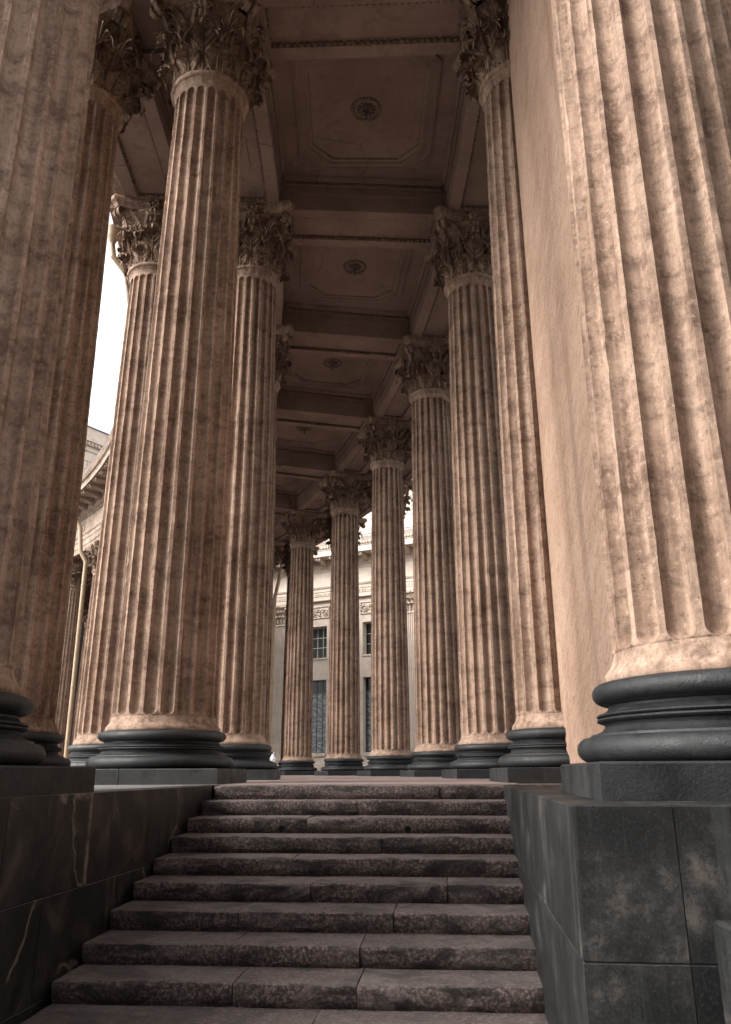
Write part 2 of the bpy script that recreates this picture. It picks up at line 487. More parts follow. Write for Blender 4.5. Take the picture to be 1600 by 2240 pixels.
for k in range(NSTEP):
    xs = [-SW + .004] + joints[k] + [SW - .004]
    for q in range(len(xs) - 1):
        step_block(k, xs[q] + (.003 if q else 0), xs[q + 1] - (.003 if q < len(xs) - 2 else 0), rg).build('step', M_STEP, stair, sharp=33); _so = stair.children[-1]; _so.data.materials.append(M_TREAD); [setattr(p, 'material_index', 1) for p in _so.data.polygons if p.normal.z > .9]  # up-facing faces take the paler copy that imitates skylight
for hx in (-.66, .57):
    b = MB(); b.lathe([(.0005, 0), (.03, .0), (.034, .01)], 10, MS @ Matrix.Translation((hx, -2 * TREAD - .008 + .03 * hx, -2 * RISE - .105)) @ Matrix.Rotation(pi / 2, 4, 'X'))
    b.v = [tuple(Vector(p) - st(0, -2.5, -1.86)) for p in b.v]
    b.build('drain_hole', M_HOLE, stair)  # black disc on the riser; the hole's dark depth is painted
tag(stair, 'weathered reddish granite steps rising between dark stone side walls', 'stairs')

# side walls: thin stone slabs on a core
def slab_box(mb_parent, name, mat, M, x0, x1, y0, y1, z0, z1, bev=.0045):
    mb = MB()
    # box with a small chamfer all round
    vs = []
    for z, e in ((z0, 0), (z0 + bev, 1), (z1 - bev, 1), (z1, 0)):
        b = bev if not e else 0
        vs.append([Vector((x0 + b, y0 + b, z)), Vector((x1 - b, y0 + b, z)), Vector((x1 - b, y1 - b, z)), Vector((x0 + b, y1 - b, z))])
    mb.grid(vs, close_u=True); mb.poly(vs[0][::-1]); mb.poly(vs[-1])
    mb.v = [tuple(M @ Vector(p)) for p in mb.v]
    return mb.build(name, mat, mb_parent, smooth=False)
def side_wall(name, label, mat, xin, xout, lon_joints, zj, sign):
    root = empty(name, (0, 0, 0))
    core = MB(); core.box(min(xin + sign * .0045, xout), max(xin + sign * .0045, xout), lon_joints[0] + .0045, lon_joints[-1] - .002, -1.9, -.006, MS)
    core.build('core', M_MORT, root, smooth=False)
    zs = [0.0, zj, -1.25, -1.9]
    for c in range(3):
        lj = lon_joints if c == 0 else [lon_joints[0]] + [l + (.55 if c == 1 else -.2) for l in lon_joints[1:-1]] + [lon_joints[-1]]
        for q in range(len(lj) - 1):
            slab_box(root, 'stone_slab', mat, MS, min(xin, xin + sign * .30), max(xin, xin + sign * .30), max(lj[q] + .003, lon_joints[0] + .08), lj[q + 1] - .003, zs[c + 1] + .003, zs[c])
    # front face
    xs = [xin, xin + sign * (.42 if sign > 0 else 1.4), xin + sign * 2.3, xout]
    for c in range(3):
        for q in range(3):
            a, b = sorted((xs[q], xs[q + 1]))
            slab_box(root, 'stone_slab', mat, MS, a + (.003 if q else 0), b - .003, lon_joints[0], lon_joints[0] + .076, zs[c + 1] + .003, zs[c])
    # top paving behind the slabs
    a, b = sorted((xin + sign * .304, xout))
    slab_box(root, 'top_slab', M_DGRAN if sign > 0 else M_FLOORG, MS, a, b, lon_joints[0] + .08, lon_joints[-1] + .43, -.145, .002)
    tag(root, label, 'wall'); return root
side_wall('stair_side_wall', 'low dark veined marble wall along the left of the steps', M_MARB, -SW - .03, -7.9, [-5.42, -4.18, -2.65, -1.31, 0.0], -.635, -1)
side_wall('stair_side_wall', 'low dark grey granite wall right of the steps, under the nearest right column', M_DGRAN, SW - .07, 7.4, [-5.34, 0.0], -.60, 1)
# stone post at the lower right
pb = empty('stone_post', (1.45, 3.2, -1.86))
o = slab_box(pb, 'shaft', M_DGRAN, Matrix.Identity(4), -.13, .28, -.15, .15, 0, 1.46, .012)
tag(pb, 'small rough granite post at the lower right edge, in front of the wall', 'post')

# ------------------------------------------------------------------ column meshes (origin at floor, x = outwards from the arc's centre)
def shaft_mesh(fine=False):
    NF = 20
    from mathutils import noise as mnoise
    mb = MB()
    Z0, Z1 = .84, 11.25
    def rad(z):
        t = max(0, min(1, (z - .8) / (11.3 - .8)))
        return .692 - .102 * (0.35 * t + .65 * t * t)
    def ring(z, r, w, dep):
        """w: share 0..1 of full flute opening, dep: 0..1 depth"""
        pts = []
        pit = 2 * pi / NF; half = pit * .400
        for k in range(NF):
            c = k * pit
            ts = [-1, -.86, -.6, -.3, 0, .3, .6, .86, 1]
            for t in ts:
                a = c + t * half * max(w, .02)
                ch = 0.0
                if fine and w == 1 and abs(t) > .8:
                    q = mnoise.noise(Vector((k * 7.31 + (3.7 if t > 0 else 0), 1.3, z * 4.5))) + .5 * mnoise.noise(Vector((k * 3.1 + (1.9 if t > 0 else 0), 8.3, z * 17)))
                    ch = .0022 * q + (.011 * min(1, (q - .38) * 2.2) if q > .38 else 0)
                    if abs(t) < .99: ch *= .5
                d = dep * .086 * sqrt(max(0, 1 - t * t)) * (r / .69)
                pts.append(Vector(((r - d - ch) * cos(a), (r - d - ch) * sin(a), z)))
        return pts
    rows = []
    plain = [(.700, .655), (.757, .660), (.762, .672), (.757, .705), (.742, .725), (.715, .760), (.698, .80), (.693, .825)]
    for r, z in plain: rows.append(ring(z, r, .05, 0))
    er = .070
    for s in (0, .08, .22, .4, .62, .82, 1):
        q = sqrt(max(0, 1 - (1 - s) ** 2)); z = Z0 + s * er
        rows.append(ring(z, rad(z), max(q, .05), q))
    NR = 280 if fine else 26
    for k in range(1, NR):
        z = Z0 + er + (Z1 - Z0 - 2 * er) * k / NR; rows.append(ring(z, rad(z), 1, 1))
    for s in (1, .82, .62, .4, .22, .08, 0):
        q = sqrt(max(0, 1 - (1 - s) ** 2)); z = Z1 - s * er
        rows.append(ring(z, rad(z), max(q, .05), q))
    for r, z in [(.594, 11.29), (.606, 11.35), (.628, 11.40), (.634, 11.405), (.634, 11.425), (.655, 11.432), (.676, 11.45), (.683, 11.48), (.676, 11.51), (.655, 11.528), (.58, 11.53)]:
        rows.append(ring(z, r, .05, 0))
    mb.grid(rows, close_u=True)
    return mb.mesh('shaft', M_STONE, 38)
def torus_prof(rc, zc, hr, vr, n=9):
    return [(rc + hr * cos(t), zc + vr * sin(t)) for t in [(-.5 + k / (n - 1)) * pi for k in range(n)]]
def base_mesh():
    mb = MB()
    p = [(.70, .188)] + torus_prof(.885, .262, .075, .073) + [(.872, .337), (.868, .350), (.83, .358), (.795, .375), (.778, .398), (.782, .414)]
    p += [(.80, .420)] + torus_prof(.808, .4345, .017, .0125, 5) + [(.812, .4475)] + torus_prof(.808, .4605, .017, .0115, 5)
    p += [(.80, .474), (.770, .486), (.750, .505), (.750, .520), (.775, .530)] + torus_prof(.775, .594, .067, .062) + [(.69, .657)]
    mb.lathe(p, 72)
    return mb.mesh('base', M_BASE, 45)
def plinth_mesh(xa, xb):
    mb = MB(); b = .010; rows = []
    for z, i in ((0, 0), (.174, 0), (.186, b)):
        h = .98 - i; x0, x1 = xa + i * (1 if xa < -.9 else .3), xb - i * (1 if xb > .9 else .3)
        rows.append([Vector((x0, -h, z)), Vector((x1, -h, z)), Vector((x1, h, z)), Vector((x0, h, z))])
    mb.grid(rows, close_u=True); mb.poly(rows[-1])
    return mb.mesh('plinth', M_BASE, 20, False)
ZC = 11.53
def bell_mesh():
    mb = MB()
    mb.lathe([(.535, 0), (.54, .3), (.555, .6), (.60, .9), (.69, 1.12), (.80, 1.26), (.86, 1.31), (.86, 1.335), (.5, 1.34)], 40)
    return mb.mesh('capital', M_CAP, 50)
def leaf_mesh(h, W, c, r0, slope, turn, tipw, name, nleaf=5, amp=.034):
    """acanthus leaf standing on the bell at angle 0: a back sheet, cupped leaflets either side of a rib, a fan of leaflets on the curled head"""
    mb = MB(); cen = []
    for k in range(19):
        s = k / 18
        cen.append((r0 + slope * s * s + .012 * sin(pi * s), h * s))
    r, z = cen[-1]
    th0 = atan2(2 * slope, h)
    for k in range(1, 25):
        s = k / 24; th = th0 + turn * s; ds = turn / 24 * c * (1 - .40 * s)
        r += ds * sin(th); z += ds * cos(th); cen.append((r, z))
    cum = [0.0]
    for k in range(1, len(cen)): cum.append(cum[-1] + hypot(cen[k][0] - cen[k - 1][0], cen[k][1] - cen[k - 1][1]))
    LT = cum[-1]; LS = cum[18]
    def surf(l, x, d):
        l = max(0.0, min(LT * .9999, l)); k = 0
        while cum[k + 1] < l: k += 1
        t = (l - cum[k]) / (cum[k + 1] - cum[k])
        r = cen[k][0] * (1 - t) + cen[k + 1][0] * t; z = cen[k][1] * (1 - t) + cen[k + 1][1] * t
        dr, dz = cen[k + 1][0] - cen[k][0], cen[k + 1][1] - cen[k][1]; q = hypot(dr, dz)
        if l > LS: d = d + .9 * x * x / W * min(1, (l - LS) / (.3 * (LT - LS)))
        return Vector((r + dz / q * d - x * x / (2 * max(r, .55)), x, z - dr / q * d))
    def wid(l):
        t = l / LT
        return W * (.50 + .48 * sin(pi / 2 * min(1, t / .55))) if t < .75 else W * .98 * max(.4, 1 - (t - .75) * 1.3)
    # back sheet
    rows = []
    for k in range(25):
        l = LT * k / 24 * .60
        rows.append([surf(l, wid(l) * .74 * v, -.012 + .006 * abs(v)) for v in (-1, -.6, -.25, 0, .25, .6, 1)])
    mb.grid(rows)
    # midrib
    rows = []
    for k in range(19):
        l = LT * k / 18 * .64; w = .022 * (1 - .5 * k / 18)
        rows.append([surf(l, w * v, d) for v, d in ((-1.6, -.012), (-.8, .022), (0, .032), (.8, .022), (1.6, -.012))])
    mb.grid(rows)
    def leaflet(l0, dl, x0, x1, hw, sg, rise):
        rows = []
        for iu in range(7):
            u = iu / 6
            hh = hw * (.45 + .9 * sin(pi * (.12 + .74 * u))) * (1 if iu < 6 else .45)
            row = []
            for iv in range(5):
                v = -1 + iv / 2
                l = l0 + dl * (u ** 1.15) + v * hh; x = sg * (x0 + (x1 - x0) * (u ** .85))
                d = amp * (1 - v * v) * (.4 + .6 * sin(pi * min(1, u * .8 + .12))) + rise * u * u - .010 - .012 * (1 if abs(v) == 1 else 0)
                d += .009 * (1 if iv in (1, 3) else 0) - .010 * (1 if iv == 2 else 0)
                row.append(surf(l, x, d))
            rows.append(row)
        mb.grid(rows)
    for k in range(nleaf):
        l0 = LT * (.02 + .60 * k / nleaf)
        for sg in (-1, 1):
            lm = l0 + LT * .16
            leaflet(l0, LT * .20, .015, wid(lm) * (1.0 if k % 2 else .92), LT * .42 / nleaf * .78, sg, .03)
    # fan on the curled head: ridged, scalloped
    NFAN = 9
    for k in range(NFAN):
        an = (k - (NFAN - 1) / 2) / ((NFAN - 1) / 2) * radians(78)
        rows = []
        L0 = LT * .60; RR = LT * .385 * (1.0 - .12 * abs(an)) * (1.0 if k % 2 == 0 else .95)
        for iu in range(8):
            u = iu / 7; row = []
            hh = .060 * W / .22 * tipw * (.15 + .95 * u) * (1 if iu < 7 else .40)
            for iv in range(5):
                v = -1 + iv / 2
                x = sin(an) * RR * u * .80 + cos(an) * v * hh * .62; l = L0 + cos(an) * RR * u - sin(an) * v * hh * .62
                d = amp * 1.25 * (1 - abs(v) ** 1.5) * (.25 + .75 * u) - .004
                row.append(surf(l, x, d))
            rows.append(row)
        mb.grid(rows)
    return mb.mesh(name, M_CAP, 45)
def ribbon(mb, path, width, thick):
    """path: list of (rho, dphi, z); a flat band swept along it"""
    rows = []
    pts = [Vector((r * cos(f), r * sin(f), z)) for r, f, z in path]
    n = len(pts)
    for k, p in enumerate(pts):
        f = path[k][1]
        t = (pts[min(k + 1, n - 1)] - pts[max(k - 1, 0)]).normalized()
        side = Vector((-sin(f), cos(f), 0)); nrm = t.cross(side).normalized()
        w = width * (1 - .35 * k / n); th = thick
        e = [(-1, -1), (-.72, -.5), (-.72, .2), (-1, 1), (-.8, 1.2), (-.3, .5), (.3, .5), (.8, 1.2), (1, 1), (.72, .2), (.72, -.5), (1, -1)]
        rows.append([p + side * (w * a) + nrm * (th * b) for a, b in e])
    mb.grid(rows, close_u=True); mb.poly(rows[0]); mb.poly(rows[-1])
def volute_mesh(sgn):
    mb = MB(); path = []
    sr, sz = 1.125, 1.205; R0 = .125
    P0 = (.67, .62); P1 = (.76, 1.10); P2 = (.92, 1.36); P3 = (sr + .0, sz + R0)
    for k in range(15):
        t = k / 14
        b = [(1 - t) ** 3, 3 * t * (1 - t) ** 2, 3 * t * t * (1 - t), t ** 3]
        r = sum(w * p[0] for w, p in zip(b, (P0, P1, P2, P3))); z = sum(w * p[1] for w, p in zip(b, (P0, P1, P2, P3)))
        path.append((r, sgn * (radians(21) * (1 - t) ** 1.2 + radians(3.6)), z))
    for k in range(1, 31):
        t = k / 30; th = pi / 2 - t * 2 * pi * 1.6; R = R0 * (1 - .78 * t)
        path.append((sr + R * cos(th), sgn * radians(3.6), sz + R * sin(th)))
    ribbon(mb, path, .058, .017)
    return mb.mesh('volute', M_CAP, 40)
def helix_mesh(sgn):
    mb = MB(); path = []
    sr, sz = .875, 1.20; R0 = .085
    for k in range(13):
        t = k / 12
        ph = sgn * (radians(25) * (1 - t) + radians(6.5) * t)
        r = .67 + .20 * t ** 1.5; z = .66 + (sz + R0 - .66) * sin(pi / 2 * t)
        path.append((r, ph, z))
    c0 = sgn * radians(6.5)
    for k in range(1, 25):                         # curls sideways across the face of the bell
        t = k / 24; th = pi / 2 - t * 2 * pi * 1.3; R = R0 * (1 - .75 * t)
        path.append((sr + .02 * t, c0 - sgn * R * cos(th) / sr, sz + R * sin(th)))
    ribbon(mb, path, .04, .013)
    return mb.mesh('helix', M_CAP, 40)
def abacus_mesh():
    mb = MB()
    def outline(s, drop=0):
        pts = []
        for q in range(4):
            a = pi / 4 + q * pi / 2
            tip = Vector((1.36 * cos(a), 1.36 * sin(a))); tv = Vector((-sin(a), cos(a)))
            tn = Vector((1.36 * cos(a + pi / 2), 1.36 * sin(a + pi / 2))); tvn = Vector((-sin(a + pi / 2), cos(a + pi / 2)))
            p0 = tip + tv * .085; p1 = tn - tvn * .085
            m = Vector((cos(a + pi / 4), sin(a + pi / 4)))
            for k in range(13):
                t = k / 12
                p = p0.lerp(p1, t) - m * (.20 * 4 * t * (1 - t))
                pts.append(p * s)
        return pts
    rows = []
    for s, z in ((.80, 1.335), (.905, 1.338), (.915, 1.36), (.93, 1.40), (.955, 1.435), (.965, 1.44), (.965, 1.462), (.985, 1.466), (1.0, 1.49), (1.005, 1.53), (.995, 1.57), (.985, 1.608)):
        rows.append([Vector((p.x, p.y, z)) for p in outline(s)])
    mb.grid(rows, close_u=True)
    return mb.mesh('abacus', M_STONE, 35)
def rosette_mesh():
    mb = MB(); rows = []
    N = 40
    for q, (rr, d) in enumerate(((.16, -.02), (.155, .03), (.125, .07), (.085, .055), (.055, .05), (.045, .085), (.02, .10), (.001, .10))):
        row = []
        for k in range(N):
            a = 2 * pi * k / N
            lobe = .80 + .20 * abs(cos(4 * a)) if q < 4 else 1
            dz = .025 * abs(cos(4 * a)) if q < 4 else 0
            row.append(Vector((.83 + d + dz, rr * lobe * cos(a), 1.46 + rr * lobe * sin(a))))
        rows.append(row)
    mb.grid(rows, close_u=True)
    # stem
    for sx in (-1, 1):
        mb.tube([(.80, sx * .055, 1.02), (.83, sx * .05, 1.15), (.90, sx * .045, 1.25), (.88, sx * .035, 1.33)], [.035, .038, .042, .03], 7)
    return mb.mesh('rosette', M_CAP, 45)

ME = dict(shaft=shaft_mesh(), shaft_fine=shaft_mesh(True), base=base_mesh(), plinth=plinth_mesh(-.98, -.236), plinth2=plinth_mesh(-.229, .98), bell=bell_mesh(), abacus=abacus_mesh(), ros=rosette_mesh(),
          low=leaf_mesh(.36, .25, .165, .605, .07, radians(215), 1.35, 'leaf', 4, .040),
          upp=leaf_mesh(.78, .245, .180, .600, .11, radians(212), 1.35, 'leaf', 6, .040),
          cal=leaf_mesh(.92, .10, .19, .62, .24, radians(120), .9, 'leaf', 7, .020),
          vl=volute_mesh(-1), vr=volute_mesh(1), hl=helix_mesh(-1), hr=helix_mesh(1))
def cap_pieces():
    L = []
    for k in range(8): L.append(('leaf', ME['low'], radians(22.5 + 45 * k)))
    for k in range(8): L.append(('leaf', ME['upp'], radians(45 * k)))
    for k in range(4):
        d = radians(45 + 90 * k)
        L.append(('leaf', ME['cal'], d + radians(14))); L.append(('leaf', ME['cal'], d - radians(14)))
        L.append(('volute', ME['vl'], d)); L.append(('volute', ME['vr'], d))
        L.append(('helix', ME['hl'], radians(90 * k))); L.append(('helix', ME['hr'], radians(90 * k)))
        L.append(('rosette', ME['ros'], radians(90 * k)))
    L.append(('abacus', ME['abacus'], 0))
    return L
PIECES = cap_pieces()
def joined_capital():
    me_v, me_f, mi = [], [], []
    for nm, me, rz in [('b', ME['bell'], 0)] + PIECES:
        b = len(me_v); c, s = cos(rz), sin(rz)
        for v in me.vertices: me_v.append((v.co.x * c - v.co.y * s, v.co.x * s + v.co.y * c, v.co.z))
        for p in me.polygons: me_f.append([b + i for i in p.vertices]); mi.append(1 if nm == 'abacus' else 0)
    me = bpy.data.meshes.new('capital'); me.from_pydata(me_v, [], me_f); me.update()
    me.polygons.foreach_set('use_smooth', [True] * len(me.polygons)); me.set_sharp_from_angle(angle=radians(50))
    me.materials.append(M_CAP); me.materials.append(M_STONE)
    me.polygons.foreach_set('material_index', mi)
    return me
ME['joined'] = joined_capital()

ORD = ['nearest', 'second', 'third', 'fourth', 'fifth', 'sixth', 'seventh', 'eighth', 'ninth', 'tenth', 'eleventh', 'twelfth']
LABELS = {
 (2, 0): 'dark fluted column cut off by the left edge, standing above the dark marble wall',
 (1, 1): 'shaded brown fluted column just behind the leftmost one, bordering the strip of white sky',
 (2, 1): 'big fluted column left of the steps with its right half in deep shade',
 (1, 2): 'pale fluted column right of the white sky, with the pipe funnel beside its capital',
 (2, 2): 'fluted column directly behind the big left one, showing to its right',
 (2, 3): 'mostly hidden left column of which only the right edge of the capital shows',
 (3, 0): 'huge nearest fluted column at the right edge on a black moulded base',
 (3, 1): 'fluted half column on the right merging into the flat streaked pier wall',
 (3, 2): 'fluted right column just left of the half column joined to the pier wall',
 (3, 3): 'second fluted column left of the half column, its capital below the sloping architrave',
 (3, 4): 'upright fluted column in mid-distance right of centre, with window strip on its left',
 (3, 5): 'slender fluted column standing between the two window strips of the facade',
 (3, 6): 'farthest fluted column of the passage, left of the barred windows',
 (4, 7): 'dark shaded column peeping out left of the farthest passage column, beside an ochre pipe',
 (4, 6): 'background column whose dark capital shows between the two farthest passage columns',
 (4, 5): 'background column whose capital juts out right of the upright mid-distance column',
 (1, 8): 'small distant pale column with leafy capital right of the ochre drainpipe',
 (1, 9): 'small distant pale column left of the ochre drainpipe, half hidden by the dark shaft',
}
ROWN = {1: 'outermost left row', 2: 'inner left row', 3: 'inner right row', 4: 'outermost right row'}
FULL = {(2, 1), (1, 1), (1, 2), (2, 2), (2, 3), (3, 1), (3, 2), (3, 3), (3, 4), (3, 5), (3, 6), (4, 5), (4, 6), (4, 7), (1, 8), (1, 9)}
def add_column(row, i):
    x, y = col_xy(row, i)
    c = empty('column', (x, y, 0), ang(i))
    tag(c, LABELS.get((row, i), 'fluted tan column, %s of the %s counted from the steps' % (ORD[i], ROWN[row])), 'column', 'fluted columns of the curved colonnade')
    inst('plinth', ME['plinth'], c); inst('plinth', ME['plinth2'], c); inst('base', ME['base'], c); inst('shaft', ME['shaft_fine' if (row, i) in {(3, 0), (2, 0), (2, 1), (3, 1), (1, 1), (1, 2), (3, 2), (2, 2)} else 'shaft'], c)
    if (row, i) in FULL:
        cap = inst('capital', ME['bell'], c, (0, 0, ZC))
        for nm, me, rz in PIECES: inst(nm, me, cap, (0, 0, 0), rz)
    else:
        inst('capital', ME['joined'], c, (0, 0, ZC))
    return c
for row, rngi in ((1, range(0, 12)), (2, range(0, 12)), (3, range(0, 12)), (4, range(2, 12))):
    for i in rngi: add_column(row, i)

# ------------------------------------------------------------------ pier joining the two nearest right columns
gx, gy = col_xy(3, 0); hx, hy = col_xy(3, 1)
gv, hv = Vector((gx, gy, 0)), Vector((hx, hy, 0))
pd = (hv - gv).normalized(); pn = Vector((pd.y, -pd.x, 0))
pier = MB()
NP = 14; rows = []
for zz in (0, 2, 4, 6, 8, 10, 12, SOF - .004):
    rows.append([gv + pd * ((hv - gv).length * k / NP) - pn * (.185 + .004 * sin(k * 1.7 + zz)) + Vector((0, 0, zz)) for k in range(NP + 1)])
pier.grid(rows)
gl = (hv - gv).length
for off, a, b in ((-.18, 0, gl), (2.45, gl, 0)): pass
back = [gv + pn * 2.45, hv + pn * 2.45]
pier.grid([[back[1], back[0]], [back[1] + Vector((0, 0, SOF)), back[0] + Vector((0, 0, SOF))]])
pier.grid([[gv - pn * .185, back[0]], [gv - pn * .185 + Vector((0, 0, SOF)), back[0] + Vector((0, 0, SOF))]], flip=True)
pier.grid([[hv - pn * .185, back[1]], [hv - pn * .185 + Vector((0, 0, SOF)), back[1] + Vector((0, 0, SOF))]])
po = pier.build('pier_wall', M_PIER, smooth=False)
# object coordinates aligned with the wall face so the combing runs along it
Mp = Matrix((( pn.x, pd.x, 0, gx), (pn.y, pd.y, 0, gy), (0, 0, 1, 0), (0, 0, 0, 1)))
for v in po.data.vertices: v.co = Mp.inverted() @ v.co
po.matrix_world = Mp
tag(po, 'flat streaked sandstone pier between the two nearest right columns', 'wall')

# ------------------------------------------------------------------ ceiling of the colonnade
ceil = empty('ceiling', (0, 0, SOF))
def ceil_build(mb, name, mat, kind=None, sharp=35, smooth=True, parent=None):
    mb.v = [(x, y, z - SOF) for x, y, z in mb.v]
    o = mb.build(name, mat, parent or ceil, sharp, smooth)
    if kind: o["kind"] = kind
    return o
AI0, AI1 = -.16, 11.4
NA = 96
def beads_line(mb, p, q, ay, n, pitch, a, b, d):
    L = (q - p).length; k = max(1, int(L / pitch)); ax = (q - p).normalized()
    for s in range(k): mb.egg(p + ax * (L * (s + .5) / k), ax, ay, n, a, b, d)
UP = Vector((0, 0, 1)); DN = Vector((0, 0, -1))
for row in (1, 2, 3, 4):
    r = ROW[row]
    mb = MB()
    mb.arc([(r - HW, SOF + .10), (r + HW, SOF + .10), (r + HW, COF + .3), (r - HW, COF + .3)], ang(AI0), ang(AI1), NA)
    for s in (-1, 1):                                   # border strips of the soffit panels
        e0, e1 = sorted((s * .40, s * HW))
        mb.arc([(r + e0, SOF), (r + e1, SOF), (r + e1, SOF + .099), (r + e0, SOF + .099)], ang(AI0), ang(AI1), NA)
    arch = ceil_build(mb, 'architrave', M_CEIL)
    orn = MB(); blk = MB()
    for i in range(0, 12):                              # solid soffit over the columns, beads round the sunk panels
        w = .93 / r
        blk = MB(); blk.arc([(r - .398, SOF + .001), (r + .398, SOF + .001), (r + .398, SOF + .098), (r - .398, SOF + .098)], ang(i) - w if i else ang(AI0), ang(i) + w, 4); ceil_build(blk, 'soffit_block', M_CEIL)
        if i < 8:
            a0, a1 = ang(i) + w, ang(i + 1) - w
            n = 8
            for k in range(n):
                b0, b1 = a0 + (a1 - a0) * k / n, a0 + (a1 - a0) * (k + 1) / n
                for s in (-1, 1):
                    nn = Vector((cos(b0), sin(b0), 0)) * -s
                    beads_line(orn, pol(r + s * .395, b0, SOF + .045), pol(r + s * .395, b1, SOF + .045), UP, nn, .105, .045, .045, .05)
            for bb, sg in ((a0, 1), (a1, -1)):
                tt = Vector((-sin(bb), cos(bb), 0)) * sg
                beads_line(orn, pol(r - .36, bb, SOF + .045), pol(r + .36, bb, SOF + .045), UP, tt, .105, .045, .045, .05)
    ceil_build(orn, 'egg_moulding', M_ORN, 'stuff')
# side mouldings of the main coffers along the architraves + narrow aisles' ceilings
def side_strip(mb, r, s):
    mb.arc([(r, COF - .26), (r + s * .035, COF - .25), (r + s * .035, COF - .14), (r + s * .06, COF - .13), (r + s * .10, COF - .06), (r + s * .11, COF - .002), (r, COF - .002)], ang(AI0), ang(AI1), NA)
    mb.arc([(r, SOF + .46), (r + s * .018, SOF + .45), (r + s * .018, COF - .27), (r, COF - .27)], ang(AI0), ang(AI1), NA)
mb = MB(); side_strip(mb, ROW[2] + HW + .001, 1); side_strip(mb, ROW[3] - HW - .001, -1)
side_strip(mb, ROW[1] + HW + .001, 1); side_strip(mb, ROW[2] - HW - .001, -1)
ceil_build(mb, 'crown_moulding', M_CEIL)
def panel_z(mb, r0, r1, i0, i1, z):
    n = 6
    mb.grid([[pol(r0, ang(i0) + (ang(i1) - ang(i0)) * k / n, z) for k in range(n + 1)], [pol(r1, ang(i0) + (ang(i1) - ang(i0)) * k / n, z) for k in range(n + 1)]])
def octa(hx, hy, ch): return [(hx - ch, -hy), (hx, -hy + ch), (hx, hy - ch), (hx - ch, hy), (-hx + ch, hy), (-hx, hy - ch), (-hx, -hy + ch), (-hx + ch, -hy)]
rosette_me = None
def ceiling_rosette_mesh():
    mb = MB()
    mb.lathe([(.34, 0), (.335, -.02), (.30, -.035), (.265, -.02), (.25, -.004)], 28)
    for k in range(12):
        a = 2 * pi * k / 12
        M = Matrix.Rotation(a, 4, 'Z') @ Matrix.Translation((.135, 0, -.03)) @ Matrix.Rotation(radians(-20), 4, 'Y')
        mb.blob((0, 0, 0), .085, .034, .035, 7, 5, M)
    return mb.mesh('rosette', M_ORN, 50)
rosette_me = ceiling_rosette_mesh()
def hook_mesh():
    mb = MB(); mb.blob((0, 0, -.05), .06, .06, .05); mb.tube([(0, 0, -.05), (0, 0, -.2), (.03, 0, -.25), (.0, 0, -.29), (-.03, 0, -.26)], .014, 6)
    return mb.mesh('hook', M_IRON, 50)
hook_me = hook_mesh()
for i in range(0, 11):
    # coffer panel of the wide passage
    mb = MB(); panel_z(mb, ROW[2] + HW - .1, ROW[3] - HW + .1, i + .05, i + .95, COF)
    am = ang(i + .5); rm = (ROW[2] + ROW[3]) / 2
    C0 = pol(rm, am, 0); er = Vector((cos(am), sin(am), 0)); et = Vector((-sin(am), cos(am), 0))
    hx0 = (ROW[3] - ROW[2]) / 2 - HW - .50; hy0 = 6.0 * .956 / 2 - HW - .42
    if i < 8:
        rings = [(0, -.001), (.0, -.06), (.05, -.075), (.06, -.045), (.12, -.045), (.18, -.095), (.24, -.10), (.25, -.06), (.31, -.06), (.32, -.001)]
        rr = []
        for off, dz in rings:
            rr.append([C0 + er * x + et * y + Vector((0, 0, COF + dz)) for x, y in octa(hx0 - off, hy0 - off, .46)])
        mb.grid(rr, close_u=True)
    pan = ceil_build(mb, 'coffer_panel', M_CEIL)
    if i < 6:
        o = inst('rosette', rosette_me, pan, (C0.x, C0.y, COF - SOF - .002), am)
        o = inst('hook', hook_me, pan, (C0.x, C0.y, COF - SOF - .002), am)
    mb = MB(); panel_z(mb, ROW[1] + HW - .05, ROW[2] - HW + .05, i + .02, i + .98, COF); panel_z(mb, ROW[3] + HW - .05, ROW[4] - HW + .05, i + .02, i + .98, COF)
    ceil_build(mb, 'aisle_panel', M_CEIL)
